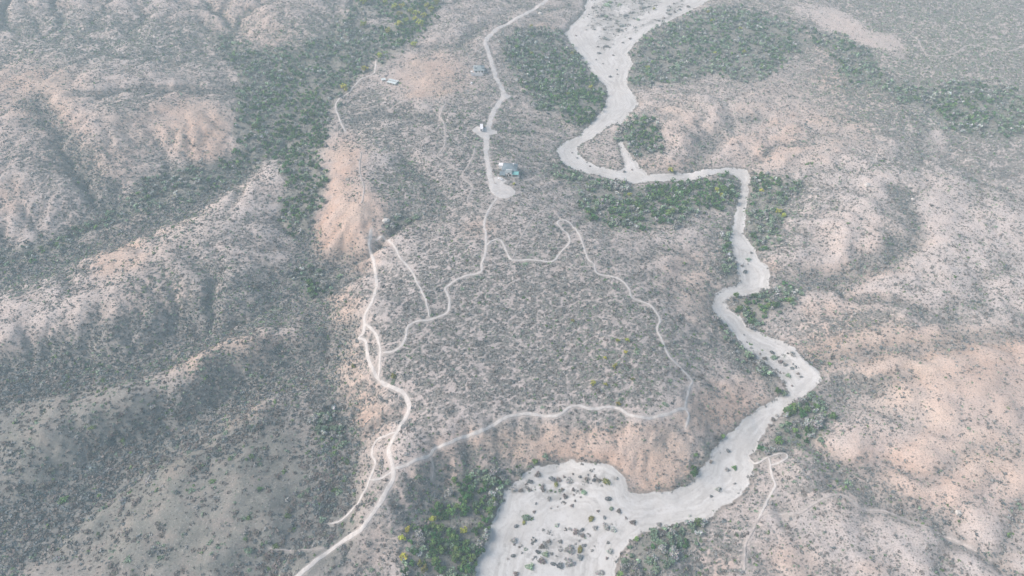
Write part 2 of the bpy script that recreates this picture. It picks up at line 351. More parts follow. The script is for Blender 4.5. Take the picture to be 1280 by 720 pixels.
# erosion: a gently creased start surface, then rain: drainage cut into it by stream power
def prelim(x, y, h, sdf):
    wx = x + 26 * perlin(x / 70, y / 70, 31); wy = y + 26 * perlin(x / 70, y / 70, 32)
    e1 = np.abs(perlin(wx / 120, wy / 120, 41)); e2 = np.abs(perlin(wx / 48, wy / 48, 42)); e3 = np.abs(perlin(wx / 20, wy / 20, 43))
    qx, qy = to_px(x, y, h)
    front = (y * cp - (h - CAM_H) * sp) > 20
    qx = np.where(front, qx, -9e3); qy = np.where(front, qy, 9e3)
    mesa = blobs(qx, qy, [(650,430,230,140,0,1.2),(600,200,110,170,0,.9),(1180,60,260,110,0,1.0),(380,130,90,140,0,.7),(850,60,200,50,0,.9),(830,255,120,40,0,1.0),(170,255,180,30,-25,.9),(570,680,80,80,0,.8)])
    rough = (1 - np.clip(mesa, 0, 1) * .85) * smooth(2, 30, sdf)
    rel = rough * (5 * np.minimum(e1, .45) + 5 * np.minimum(e2, .4) + 3.4 * np.minimum(e3, .4) + 2.2 * fbm(x / 30, y / 30, 44, 4) - 2.0)
    gul = np.zeros(x.shape)
    for d, w, pts in GULLIES:
        dist = line_dist(x + 6 * perlin(x / 25, y / 25, 51), y + 6 * perlin(x / 25, y / 25, 52), pts)
        gul = np.maximum(gul, d * np.exp(-(dist / w) ** 2 * .9))
    return rel - gul, rough, gul


ES = 4.0
exs = np.arange(-912, 913, ES); eys = np.arange(-60, 1261, ES)
EX, EY = np.meshgrid(exs, eys)
eb = bil(CB, cxs, cys, EX.ravel(), EY.ravel())
esd = poly_sdf(EX.ravel(), EY.ravel(), WASH_W)
erel, erough, egul = prelim(EX.ravel(), EY.ravel(), eb, esd)
Z0 = (eb + erel).reshape(EX.shape)
Z0 += np.random.default_rng(3).uniform(-.25, .25, Z0.shape)
bedm = (esd < 2).reshape(EX.shape)
Z0[bedm] = np.minimum(Z0[bedm], np.clip(eb.reshape(EX.shape)[bedm], -1, 9) - .9)
edge = np.zeros(Z0.shape, bool); edge[0] = edge[-1] = True; edge[:, 0] = edge[:, -1] = True
outlet = edge | bedm
Wf = np.where(outlet, Z0, 1e6)
OFF = [(dy, dx) for dy in (-1, 0, 1) for dx in (-1, 0, 1) if dy or dx]


def shift(a, dy, dx, fill):
    o = np.full(a.shape, fill, a.dtype)
    ny, nx = a.shape
    o[max(0, -dy):ny - max(0, dy), max(0, -dx):nx - max(0, dx)] = a[max(0, dy):ny - max(0, -dy), max(0, dx):nx - max(0, -dx)]
    return o


for it in range(900):
    m = Wf.copy()
    for dy, dx in OFF: m = np.minimum(m, shift(Wf, dy, dx, 1e6) + .004)
    nw = np.where(outlet, Z0, np.maximum(Z0, m))
    if np.abs(nw - Wf).max() < 1e-4: break
    Wf = nw
Ze = Wf.copy(); Zi = Ze.copy()
nyE, nxE = Ze.shape
lin = np.arange(nyE * nxE).reshape(nyE, nxE)
KE = (.075 * (.12 + .88 * erough)).reshape(Ze.shape)
epx, epy = to_px(EX.ravel(), np.maximum(EY.ravel(), 60), eb)
KE *= 1 - .45 * (smooth(420, 330, epx) * smooth(330, 400, epy)).reshape(Ze.shape)
KE *= 1 - .5 * smooth(900, 1020, epx).reshape(Ze.shape)
for it in range(8):
    best = np.zeros(Ze.shape); rec = lin.copy()
    for dy, dx in OFF:
        sl_ = (Ze - shift(Ze, dy, dx, 1e6)) / (ES * math.hypot(dy, dx))
        q = sl_ > best
        best[q] = sl_[q]; rec[q] = shift(lin, dy, dx, 0)[q]
    rec[outlet] = lin[outlet]
    zl = Ze.ravel().tolist(); rl = rec.ravel().tolist(); order_ = np.argsort(Ze.ravel(), kind='stable').tolist()
    A_ = [ES * ES] * len(zl)
    for i in reversed(order_):
        r = rl[i]
        if r != i: A_[r] += A_[i]
    Aa = np.array(A_).reshape(Ze.shape)
    Fl = (KE * np.minimum(Aa, 4e4) ** .45 / ES).ravel().tolist()
    for i in order_:
        r = rl[i]
        if r != i:
            f = Fl[i]; zl[i] = (zl[i] + f * zl[r]) / (1 + f)
    Ze = np.array(zl).reshape(Ze.shape)
    lap = sum(shift(Ze, dy, dx, 0.0) for dy, dx in ((0, 1), (0, -1), (1, 0), (-1, 0))) - 4 * Ze
    Ze[1:-1, 1:-1] += np.where(outlet[1:-1, 1:-1], 0, .022 * lap[1:-1, 1:-1])
DRAIN = np.log10(Aa)
lap = np.zeros(Ze.shape); lap[1:-1, 1:-1] = (sum(shift(Ze, dy, dx, 0.0) for dy, dx in OFF) - 8 * Ze)[1:-1, 1:-1] / 8
lap = (lap + sum(shift(lap, dy, dx, 0.0) for dy, dx in OFF)) / 5
creE = smooth(2.7, 3.9, DRAIN); creE = (2 * creE + sum(shift(creE, dy, dx, 0.0) for dy, dx in OFF)) / 5
creE = np.clip(creE, 0, 1) * (.15 + .85 * erough.reshape(Ze.shape))
creE = np.maximum(np.clip(creE, 0, 1), np.clip(egul.reshape(Ze.shape) / 4 - .25, 0, 1))
convE = np.clip(-lap * 1.9, -1, 1)
slopeE = np.hypot(*np.gradient(Ze, ES))
print('erosion mean', (Ze - Zi).mean(), (Ze - Zi).min(), it)
dE = Ze - eb.reshape(Ze.shape)
H[core] += bil(dE, exs, eys, x[core], y[core])
H[~core] += 1.5 * fbm(x[~core] / 60, y[~core] / 60, 44, 4)
CREASE = np.zeros(GX.shape); CREASE[core] = bil(creE, exs, eys, x[core], y[core])
CONV = np.zeros(GX.shape); CONV[core] = bil(convE, exs, eys, x[core], y[core])
STEEP = np.zeros(GX.shape); STEEP[core] = bil(slopeE, exs, eys, x[core], y[core])
ROUGH = np.zeros(GX.shape); ROUGH[core] = bil(erough.reshape(Ze.shape), exs, eys, x[core], y[core])
# rills on the steep faces
H += np.where(core, -1.0 * np.abs(perlin(x / 6.5, y / 9, 55)) * smooth(.25, .6, STEEP) * 1.6, 0)
# the wash bed: flat, with low cut banks
bed = bil(CB, cxs, cys, x[core], y[core])
flat = smooth(3.0, -2.5, WSDF[core])
lowbed = np.clip(bed, -1, 9) - 1.3 + .18 * perlin(x[core] / 9, y[core] / 9, 61) + .25 * fbm(x[core] / 30, y[core] / 30, 62, 3)
H[core] = H[core] * (1 - flat) + lowbed * flat
H += np.where(core, .35 * fbm(x / 7, y / 7, 71, 3) * smooth(0, 6, WSDF), 0)
HG = H.reshape(NY, NX)


def height(x, y):
    return bil(HG, xs, ys, np.asarray(x, float), np.asarray(y, float))


def ground_at(px, py):
    """walk along the sight line of a survey pixel to the terrain"""
    px = np.atleast_1d(np.asarray(px, float)); py = np.atleast_1d(np.asarray(py, float))
    z = np.full(px.shape, 12.0)
    for _ in range(25):
        gx, gy = at(px, py, z)
        z = z * .4 + height(gx, gy) * .6
    gx, gy = at(px, py, z)
    return gx, gy, height(gx, gy)


def line_world(pts, step=1.0):
    """survey polyline -> smooth, evenly stepped ground line"""
    P = np.array(pts, float)
    gx, gy, gz = ground_at(P[:, 0], P[:, 1])
    W = np.stack([gx, gy], 1)
    Q = np.vstack([2 * W[0] - W[1], W, 2 * W[-1] - W[-2]])
    out = []
    for i in range(1, len(Q) - 2):
        L = np.linalg.norm(Q[i + 1] - Q[i]); n = max(2, int(L / step))
        t = np.linspace(0, 1, n, endpoint=False)[:, None]
        a, b, c, d = Q[i - 1], Q[i], Q[i + 1], Q[i + 2]
        out.append(.5 * ((2 * b) + (-a + c) * t + (2 * a - 5 * b + 4 * c - d) * t ** 2 + (-a + 3 * b - 3 * c + d) * t ** 3))
    out.append(W[-1:])
    return np.vstack(out)


ROAD_L = line_world(ROAD)
PATH_L = [(w * .58, line_world(p)) for w, p in PATHS]

# distance to any track, on the grid
TD = np.full(GX.shape, 60.0)
ii = np.arange(len(GX)).reshape(NY, NX)
for w, L in [(2.4, ROAD_L)] + PATH_L:
    for s in range(0, len(L) - 1, 24):
        seg = L[s:s + 25:4] if len(L) - s > 8 else L[s:s + 25]
        i0, i1 = np.searchsorted(xs, [seg[:, 0].min() - 9, seg[:, 0].max() + 9]); j0, j1 = np.searchsorted(ys, [seg[:, 1].min() - 9, seg[:, 1].max() + 9])
        idx = ii[j0:j1, i0:i1].ravel()
        if len(idx):
            TD[idx] = np.minimum(TD[idx], line_dist(x[idx], y[idx], seg) - w)
TDG = TD.reshape(NY, NX); WSG = WSDF.reshape(NY, NX); CRG = CREASE.reshape(NY, NX)

def gap_field(x, y):
    net = np.abs(perlin(x / 7.5 + .6 * perlin(x / 4.5, y / 4.5, 101), y / 7.5 + .6 * perlin(x / 4.5, y / 4.5, 102), 103))
    net2 = np.abs(perlin(x / 19, y / 19, 104))
    return smooth(.07, .15, net) * (.3 + .7 * smooth(.03, .10, net2))


# zone maps on the grid
def zones(x, y, z):
    px, py = to_px(x, y, z)
    ok = (y * cp - (z - CAM_H) * sp) > 20
    px = np.where(ok, px, -9e3); py = np.where(ok, py, 9e3)
    k = 16 * np.clip(py / 500, .45, 1.2)
    wx = px + k * fbm(x / 45, y / 45, 81, 4); wy = py + k * .7 * fbm(x / 45, y / 45, 82, 4)
    return wx, wy, px, py


ZX, ZY, RPX, RPY = zones(x, y, H)
tint = np.clip(blobs(ZX, ZY, TINT, .06), 0, 1.15)
pale = np.clip(blobs(ZX, ZY, PALE, .30), 0, 1.1)
tint = np.clip(tint * (.72 + .5 * np.clip(CONV, -1, 1) + .35 * smooth(.15, .5, STEEP)) + .12 * smooth(.3, .6, STEEP), 0, 1.15)
right = smooth(820, 980, ZX) * smooth(60, 160, ZY)
tint = np.clip(tint * 1.08 + .07 * right + .07 * (1 - right) * (ZX < 460), 0, 1.15)
pale = np.clip(pale + .45 * CONV + .26 * right + .10 * (ZX < 430) - .35 * CREASE, 0, 1.1)
cover = np.clip(blobs(ZX, ZY, COVER, .50) - .20 * np.clip(CONV, 0, 1) - .03 * right, 0, 1)
green = np.clip(blobs(ZX, ZY, GREEN, .12), 0, 1)
grass_shade = np.clip(blobs(ZX, ZY, GRASS_SHADE, 0), 0, 1)
THICK = np.zeros(GX.shape)
THICK_ID = np.zeros(GX.shape, int)
for k, (nm, poly) in enumerate(THICKETS.items()):
    P = np.array(poly, float); b0, b1 = P.min(0) - 20, P.max(0) + 20
    m = (ZX > b0[0]) & (ZX < b1[0]) & (ZY > b0[1]) & (ZY < b1[1])
    wxm = .6 * ZX[m] + .4 * RPX[m]; wym = .6 * ZY[m] + .4 * RPY[m]
    sd = poly_sdf(wxm, wym, poly)
    v = smooth(7, -6, sd + 4 * perlin(x[m] / 9, y[m] / 9, 97))
    THICK_ID[m] = np.where(v > THICK[m], k + 1, THICK_ID[m])
    THICK[m] = np.maximum(THICK[m], v)
THICK *= 1 - np.clip(blobs(ZX, ZY, [(472,24,26,8,-10,1.1),(466,85,6,16,10,1.0),(745,75,4,20,10,.8),(700,70,3,14,0,.7),(820,50,4,14,-40,.8),(905,100,20,5,0,.5),(1015,45,24,6,20,.6),(870,247,8,5,0,.6),(757,262,10,5,-30,.7),(825,255,5,10,30,.6),(565,630,8,8,0,.6),(585,655,6,8,0,.6)], 0), 0, 1)
GAP = gap_field(x, y)
BAR = np.clip(blobs(ZX, ZY, BARS, 0), 0, 1)
THG = THICK.reshape(NY, NX); COG = cover.reshape(NY, NX); GRG = green.reshape(NY, NX); GSG = grass_shade.reshape(NY, NX); TIG = tint.reshape(NY, NX)

# ------------------------------------------------------------------ materials
def new_mat(name):
    m = bpy.data.materials.new(name); m.use_nodes = True
    m.node_tree.nodes.clear()
    return m, m.node_tree.nodes, m.node_tree.links


def out_bsdf(N, L, rough=.95):
    o = N.new('ShaderNodeOutputMaterial'); b = N.new('ShaderNodeBsdfPrincipled')
    b.inputs['Roughness'].default_value = rough
    b.inputs['Specular IOR Level'].default_value = .15
    L.new(b.outputs[0], o.inputs[0])
    return b


def noise_node(N, L, scale, detail=4, rough=.6, coord=None):
    n = N.new('ShaderNodeTexNoise'); n.inputs['Scale'].default_value = scale; n.inputs['Detail'].default_value = detail; n.inputs['Roughness'].default_value = rough
    if coord is not None: L.new(coord, n.inputs['Vector'])
    return n.outputs['Fac']


def math_node(N, L, op, a, b=None, clamp=False):
    m = N.new('ShaderNodeMath'); m.operation = op; m.use_clamp = clamp
    for k, v in enumerate((a, b)):
        if v is None: continue
        if isinstance(v, (int, float)): m.inputs[k].default_value = v
        else: L.new(v, m.inputs[k])
    return m.outputs[0]


def mix_col(N, L, fac, a, b, mode='MIX'):
    m = N.new('ShaderNodeMix'); m.data_type = 'RGBA'; m.blend_type = mode
    if isinstance(fac, (int, float)): m.inputs[0].default_value = fac
    else: L.new(fac, m.inputs[0])
    for k, v in ((6, a), (7, b)):
        if isinstance(v, tuple): m.inputs[k].default_value = (*v, 1)
        else: L.new(v, m.inputs[k])
    return m.outputs[2]


def maprange(N, L, v, a, b, c=0.0, d=1.0):
    m = N.new('ShaderNodeMapRange'); m.interpolation_type = 'SMOOTHSTEP'
    for k, q in zip(range(1, 5), (a, b, c, d)): m.inputs[k].default_value = q
    L.new(v, m.inputs[0])
    return m.outputs[0]


def attr(N, name):
    a = N.new('ShaderNodeAttribute'); a.attribute_name = name
    return a.outputs['Fac']


SAND_A, SAND_B = (.62, .61, .58), (.54, .525, .495)


def sand_color(N, L, pos):
    a = noise_node(N, L, .05, 5, .65, pos); b = noise_node(N, L, .5, 4, .6, pos)
    c = mix_col(N, L, maprange(N, L, a, .38, .64), SAND_A, SAND_B)
    # flow lines: noise stretched along the banks
    cx = N.new('ShaderNodeCombineXYZ'); sp_ = N.new('ShaderNodeSeparateXYZ'); L.new(pos, sp_.inputs[0])
    L.new(math_node(N, L, 'MULTIPLY', attr(N, 'washdist'), .42), cx.inputs[0])
    L.new(math_node(N, L, 'MULTIPLY', sp_.outputs[0], .035), cx.inputs[1]); L.new(math_node(N, L, 'MULTIPLY', sp_.outputs[1], .035), cx.inputs[2])
    f = noise_node(N, L, 1.0, 3, .55, cx.outputs[0])
    c = mix_col(N, L, maprange(N, L, f, .50, .66, 0, .5), c, (.68, .675, .655))
    c = mix_col(N, L, maprange(N, L, f, .34, .50, .42, 0), c, (.41, .395, .37))
    c = mix_col(N, L, maprange(N, L, b, .5, .72, 0, .35), c, (.36, .345, .325))
    m = noise_node(N, L, .16, 5, .7, pos)
    k = math_node(N, L, 'MULTIPLY_ADD', m, 2.4); k.node.inputs[2].default_value = -1.2
    k = maprange(N, L, math_node(N, L, 'ADD', attr(N, 'bar'), k), .15, .6, 0, .55)
    return mix_col(N, L, k, c, (.30, .29, .27))


def ground_material():
    m, N, L = new_mat('desert_soil')
    b = out_bsdf(N, L)
    g = N.new('ShaderNodeNewGeometry'); pos = g.outputs['Position']
    tint, pale, grs, sdf, trk, crs, thk, cov = [attr(N, n) for n in ('tint', 'pale', 'grass_shade', 'washdist', 'trackdist', 'crease', 'thicket', 'cover')]
    n1 = noise_node(N, L, .02, 5, .6, pos); n2 = noise_node(N, L, .11, 5, .65, pos); n3 = noise_node(N, L, .6, 4, .65, pos); n4 = noise_node(N, L, 1.6, 3, .6, pos)
    soil = mix_col(N, L, maprange(N, L, n2, .35, .68), (.52, .455, .42), (.40, .352, .328))
    tt = math_node(N, L, 'MULTIPLY_ADD', n2, .9); tt.node.inputs[2].default_value = -.45
    tt = math_node(N, L, 'ADD', tint, tt, True)
    org = mix_col(N, L, maprange(N, L, n1, .4, .6), (.52, .335, .235), (.58, .42, .315))
    soil = mix_col(N, L, math_node(N, L, 'MULTIPLY', tt, .85), soil, org)
    pp = math_node(N, L, 'MULTIPLY_ADD', n2, 1.3); pp.node.inputs[2].default_value = -.65
    pp = math_node(N, L, 'ADD', pale, pp, True)
    soil = mix_col(N, L, math_node(N, L, 'MULTIPLY', pp, .6), soil, mix_col(N, L, math_node(N, L, 'MULTIPLY', tt, .8), (.63, .585, .55), (.64, .52, .44)))
    mot = noise_node(N, L, .075, 6, .7, pos)
    olive = mix_col(N, L, maprange(N, L, n2, .35, .65), (.11, .128, .112), (.18, .192, .168))
    olive = mix_col(N, L, maprange(N, L, mot, .46, .66, 0, .75), olive, (.23, .205, .178))
    olive = mix_col(N, L, maprange(N, L, mot, .32, .46, .6, 0), olive, (.085, .10, .085))
    gg = math_node(N, L, 'MULTIPLY_ADD', n1, .8); gg.node.inputs[2].default_value = -.4
    gg = math_node(N, L, 'MULTIPLY', math_node(N, L, 'ADD', grs, gg, True), .85)
    soil = mix_col(N, L, gg, soil, olive)  # grass colour, kept dark to carry the slope's shade
    # litter and low tufts under closed scrub, in creases (plus painted valley shade) and thickets
    lit = math_node(N, L, 'MULTIPLY', maprange(N, L, cov, .30, .75), maprange(N, L, attr(N, 'gap'), .15, .8, 0, .92))
    lit = math_node(N, L, 'MULTIPLY', lit, maprange(N, L, n3, .3, .55, .35, 1))
    soil = mix_col(N, L, lit, soil, (.20, .198, .182))
    soil = mix_col(N, L, math_node(N, L, 'MULTIPLY', crs, .62), soil, (.185, .19, .18))
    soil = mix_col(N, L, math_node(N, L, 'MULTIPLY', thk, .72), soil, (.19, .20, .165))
    n5 = noise_node(N, L, .9, 6, .75, pos)
    soil = mix_col(N, L, maprange(N, L, n5, .50, .62, 0, .55), soil, (.235, .215, .20))
    soil = mix_col(N, L, maprange(N, L, n5, .36, .46, .4, 0), soil, (.60, .55, .51))
    spk = maprange(N, L, n4, .54, .66, 0, .45)
    soil = mix_col(N, L, spk, soil, (.21, .195, .175))
    # trodden margin of the tracks
    tr = maprange(N, L, trk, 0.0, 1.6, .5, 0)
    soil = mix_col(N, L, tr, soil, (.53, .49, .45))
    w = math_node(N, L, 'MULTIPLY_ADD', n3, 1.6); w.node.inputs[2].default_value = -.8
    soil = mix_col(N, L, maprange(N, L, math_node(N, L, 'ADD', sdf, w), .8, 3.2, .6, 0), soil, (.20, .18, .16))
    sd = maprange(N, L, math_node(N, L, 'ADD', sdf, w), -.3, .5, 1, 0)
    col = mix_col(N, L, sd, soil, sand_color(N, L, pos))
    L.new(col, b.inputs['Base Color'])
    bp = N.new('ShaderNodeBump'); bp.inputs['Strength'].default_value = .5; bp.inputs['Distance'].default_value = .8
    L.new(math_node(N, L, 'ADD', math_node(N, L, 'MULTIPLY', n3, .7), math_node(N, L, 'MULTIPLY', n2, 2.0)), bp.inputs['Height'])
    L.new(bp.outputs[0], b.inputs['Normal'])
    return m


def sand_material():
    m, N, L = new_mat('river_sand'); b = out_bsdf(N, L)
    g = N.new('ShaderNodeNewGeometry')
    L.new(sand_color(N, L, g.outputs['Position']), b.inputs['Base Color'])
    bp = N.new('ShaderNodeBump'); bp.inputs['Strength'].default_value = .35; bp.inputs['Distance'].default_value = .6
    L.new(noise_node(N, L, .35, 5, .65, g.outputs['Position']), bp.inputs['Height']); L.new(bp.outputs[0], b.inputs['Normal'])
    return m


def track_material(name, a, c, sc=.25):
    m, N, L = new_mat(name); b = out_bsdf(N, L)
    g = N.new('ShaderNodeNewGeometry')
    n = noise_node(N, L, sc, 5, .65, g.outputs['Position'])
    L.new(mix_col(N, L, maprange(N, L, n, .35, .68), a, c), b.inputs['Base Color'])
    return m


def foliage_material(name, rnd=True):
    """colour from the mesh's own 'leaf' face colour; each plant a little different"""
    m, N, L = new_mat(name); b = out_bsdf(N, L, .8)
    a = N.new('ShaderNodeAttribute'); a.attribute_name = 'leaf'
    col = a.outputs['Color']
    if rnd:
        oi = N.new('ShaderNodeObjectInfo')
        hs = N.new('ShaderNodeHueSaturation')
        L.new(col, hs.inputs['Color'])
        L.new(math_node(N, L, 'MULTIPLY_ADD', oi.outputs['Random'], .05), hs.inputs['Hue']); hs.inputs['Hue'].links[0].from_node.inputs[2].default_value = .475
        wn = N.new('ShaderNodeTexWhiteNoise'); wn.noise_dimensions = '1D'; L.new(oi.outputs['Random'], wn.inputs['W'])
        L.new(math_node(N, L, 'MULTIPLY_ADD', wn.outputs['Value'], .6), hs.inputs['Value']); hs.inputs['Value'].links[0].from_node.inputs[2].default_value = .72
        col = hs.outputs[0]
    L.new(col, b.inputs['Base Color'])
    return m


def flat_material(name, colr, rough=.8, var=.12, sc=1.2, metallic=0.0):
    m, N, L = new_mat(name); b = out_bsdf(N, L, rough)
    t = N.new('ShaderNodeTexCoord')
    n = noise_node(N, L, sc, 4, .6, t.outputs['Object'])
    L.new(mix_col(N, L, n, tuple(c * (1 - var) for c in colr), tuple(min(1, c * (1 + var)) for c in colr)), b.inputs['Base Color'])
    b.inputs['Metallic'].default_value = metallic
    return m


M_GROUND, M_SAND = ground_material(), sand_material()
M_ROAD = track_material('graded_dirt', (.62, .60, .57), (.54, .515, .48))
M_PATH = track_material('trodden_dirt', (.63, .60, .56), (.52, .49, .455), .4)
M_FAINT = track_material('faint_dirt', (.54, .49, .45), (.40, .36, .33), .5)
M_LEAF = foliage_material('leaves', True)
M_SCRUB = foliage_material('scrub_leaves', False)
M_BARK = flat_material('bark', (.16, .125, .10), .9, .3)

# ------------------------------------------------------------------ mesh helpers
def mesh_from(name, V, F, smooth_=False):
    """V n x 3, F m x 4 quads (numpy)"""
    me = bpy.data.meshes.new(name)
    V = np.asarray(V, np.float32); F = np.asarray(F, np.int32)
    k = F.shape[1]
    me.vertices.add(len(V)); me.vertices.foreach_set('co', V.ravel())
    me.loops.add(F.size); me.loops.foreach_set('vertex_index', F.ravel())
    me.polygons.add(len(F))
    me.polygons.foreach_set('loop_start', np.arange(0, F.size, k, dtype=np.int32))
    me.polygons.foreach_set('loop_total', np.full(len(F), k, np.int32))
    if smooth_: me.polygons.foreach_set('use_smooth', np.ones(len(F), bool))
    me.update(calc_edges=True)
    return me


def link(name, me, mat, parent=None, kind=None, label=None, cat=None, group=None):
    o = bpy.data.objects.new(name, me); C.objects.link(o)
    if mat is not None: me.materials.append(mat)
    if parent is not None: o.parent = parent
    tag(o, label, cat, group, kind)
    return o


def tag(o, label=None, cat=None, group=None, kind=None):
    for k, v in (('label', label), ('category', cat), ('group', group), ('kind', kind)):
        if v: o[k] = v


def empty(name, loc, label, cat, group=None, rz=0):
    o = bpy.data.objects.new(name, None); C.objects.link(o)
    o.location = loc; o.rotation_euler = (0, 0, rz); o.empty_display_size = 1
    tag(o, label, cat, group)
    return o


# ------------------------------------------------------------------ ground, wash, tracks
V = np.stack([GX, GY, H], 1)
q = ii[:-1, :-1].ravel()
F = np.stack([q, q + 1, q + NX + 1, q + NX], 1)
me = mesh_from('ground', V, F, True)
for nm, arr in (('tint', tint), ('pale', pale), ('grass_shade', grass_shade), ('washdist', np.clip(WSDF, -30, 30)), ('trackdist', np.clip(TD, -5, 30)), ('crease', CREASE), ('thicket', THICK), ('cover', cover), ('gap', GAP), ('bar', BAR)):
    a = me.attributes.new(nm, 'FLOAT', 'POINT'); a.data.foreach_set('value', arr.astype(np.float32))
link('ground', me, M_GROUND, kind='structure', label='dry scrubby desert hills and mesa of pale and peach soil', cat='ground')

ins = (WSDF[F] < -1.0).all(1) & (GY[F[:, 0]] > 40) & (GY[F[:, 0]] < 1240)
Fi = F[ins]; used, inv = np.unique(Fi.ravel(), return_inverse=True)
Vs = V[used].copy(); Vs[:, 2] += .03
rb = mesh_from('dry_riverbed', Vs, inv.reshape(-1, 4), True)
for nm, arr in (('bar', BAR), ('washdist', np.clip(WSDF, -30, 30))):
    rb.attributes.new(nm, 'FLOAT', 'POINT').data.foreach_set('value', arr[used].astype(np.float32))
link('dry_riverbed', rb, M_SAND, kind='structure',
     label='pale grey sandy dry riverbed winding past the mesa', cat='riverbed')


def ribbon(name, L, hw, lift, mat, label, cat):
    T = np.gradient(L, axis=0); T /= np.linalg.norm(T, axis=1)[:, None] + 1e-9
    Nn = np.stack([-T[:, 1], T[:, 0]], 1)
    s = np.arange(len(L)) * 1.0
    off = random.random() * 999
    wl = hw * (1 + .35 * perlin(s / 7, np.full_like(s, off), 3) + .25 * perlin(s / 2.2, np.full_like(s, off), 4))
    wr = hw * (1 + .35 * perlin(s / 7, np.full_like(s, off + 50), 3) + .25 * perlin(s / 2.2, np.full_like(s, off + 50), 4))
    wl *= np.clip(np.minimum(s, s[::-1]) / 3 + .3, 0, 1); wr *= np.clip(np.minimum(s, s[::-1]) / 3 + .3, 0, 1)
    L = L + Nn * (.5 * perlin(s / 9, np.full_like(s, off + 9), 7))[:, None]
    cols = []
    for f in (-1, -.5, 0, .5, 1):
        P = L + Nn * (np.where(f < 0, wr, wl) * f)[:, None]
        cols.append(np.column_stack([P, height(P[:, 0], P[:, 1]) + lift - (.06 if abs(f) == 1 else 0)]))
    Vr = np.stack(cols, 1).reshape(-1, 3)
    n = len(L); a = (np.arange(n - 1)[:, None] * 5 + np.arange(4)[None]).ravel()
    return link(name, mesh_from(name, Vr, np.stack([a, a + 1, a + 6, a + 5], 1), True), mat, kind='structure', label=label, cat=cat)


ribbon('dirt_road', ROAD_L, 2.35, .16, M_ROAD, 'pale graded dirt road passing the houses to a turning loop', 'road')
for k, (w, L) in enumerate(PATH_L):
    ribbon('footpath', L, w, .19 + .012 * k, M_PATH if w > .62 else M_FAINT, 'narrow pale trodden path through the scrub', 'path')


def pad(name, pts, label, lift):
    """small cleared yard: fan of the survey outline, draped on the ground"""
    P = np.array(pts, float); gx, gy, gz = ground_at(P[:, 0], P[:, 1])
    ang = np.linspace(0, 1, 8, endpoint=False)
    B = []
    for i in range(len(P)):
        j = (i + 1) % len(P)
        for t in ang: B.append((gx[i] * (1 - t) + gx[j] * t + random.uniform(-.35, .35), gy[i] * (1 - t) + gy[j] * t + random.uniform(-.35, .35)))
    B = np.array(B); c = B.mean(0)
    rings = [c[None] + (B - c[None]) * f for f in (1, .8, .6, .4, .2, .02)]
    Q = np.vstack(rings); n = len(B)
    Vp = np.column_stack([Q, height(Q[:, 0], Q[:, 1]) + lift])
    Fp = [(r * n + i, r * n + (i + 1) % n, (r + 1) * n + (i + 1) % n, (r + 1) * n + i) for r in range(5) for i in range(n)]
    link(name, mesh_from(name, Vp, np.array(Fp), True), M_ROAD, kind='structure', label=label, cat='yard')
    return B


PADS = [
 pad('cleared_yard', [(590,163),(596,158),(609,160),(621,164),(622,167),(611,169),(608,174),(600,171)], 'pale cleared dirt yard around the white trailer', .13),
 pad('cleared_yard', [(614,231),(622,230),(634,233),(642,239),(640,245),(630,248),(620,246)], 'pale dirt turning place at the end of the road', .10),
 pad('cleared_yard', [(626,115),(633,118),(640,120),(634,124),(627,123)], 'pale dirt lay-by on the road bend', .11),
 pad('cleared_yard', [(617,222),(626,221),(634,226),(628,230),(619,229)], 'dusty dirt forecourt below the grey roofed house', .12),
]
print('terrain', NX, NY, H.min(), H.max())

# ------------------------------------------------------------------ plants
def leaf_quads(cen, size, up=.5, rng=RNG):
    """random leaf-clump quads at centres (n x 3), sizes (n)"""
    n = len(cen)
    nrm = rng.normal(size=(n, 3)); nrm[:, 2] = np.abs(nrm[:, 2]) + up
    nrm /= np.linalg.norm(nrm, axis=1)[:, None]
    t = np.cross(nrm, rng.normal(size=(n, 3))); t /= np.linalg.norm(t, axis=1)[:, None] + 1e-9
    b = np.cross(nrm, t)
    s = size[:, None]
    k = rng.uniform(.55, 1.0, (n, 4, 1))
    Vq = np.stack([cen - t * s * k[:, 0] - b * s * .5 * k[:, 1], cen + t * s * .6 * k[:, 1] - b * s * k[:, 2], cen + t * s * k[:, 2] + b * s * .5 * k[:, 3], cen - t * s * .5 * k[:, 3] + b * s * k[:, 0]], 1)
    return Vq.reshape(-1, 3)


def leaf_mesh(name, Vq, col):
    n = len(Vq) // 4
    me = mesh_from(name, Vq, np.arange(n * 4).reshape(n, 4))
    a = me.attributes.new('leaf', 'FLOAT_COLOR', 'FACE')
    a.data.foreach_set('color', np.column_stack([np.clip(col, 0, 1), np.ones(n)]).astype(np.float32).ravel())
    return me


def crown_points(n, r, h, rng, lobes=7, z0=.25):
    """leaf clumps gathered round several uneven boughs: gaps between them"""
    L = rng.normal(size=(lobes, 3)); L[:, 2] = np.abs(L[:, 2]) * .8
    L /= np.linalg.norm(L, axis=1)[:, None]
    L *= rng.uniform(.35, .85, (lobes, 1))
    lr = rng.uniform(.22, .48, lobes)
    k = rng.integers(0, lobes, n)
    d = rng.normal(size=(n, 3)); d /= np.linalg.norm(d, axis=1)[:, None]
    p = L[k] + d * (lr[k] * rng.uniform(.55, 1.0, n))[:, None]
    bright = .62 + .6 * np.clip(p[:, 2], -.2, 1) * .6 + rng.uniform(-.16, .16, n) + (rng.uniform(-.14, .14, lobes))[k]  # clumps lighten with height: shade underneath put into the leaf colour
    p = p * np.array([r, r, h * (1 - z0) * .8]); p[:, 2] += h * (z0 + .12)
    p[:, 2] = np.maximum(p[:, 2], .15)
    return p, bright


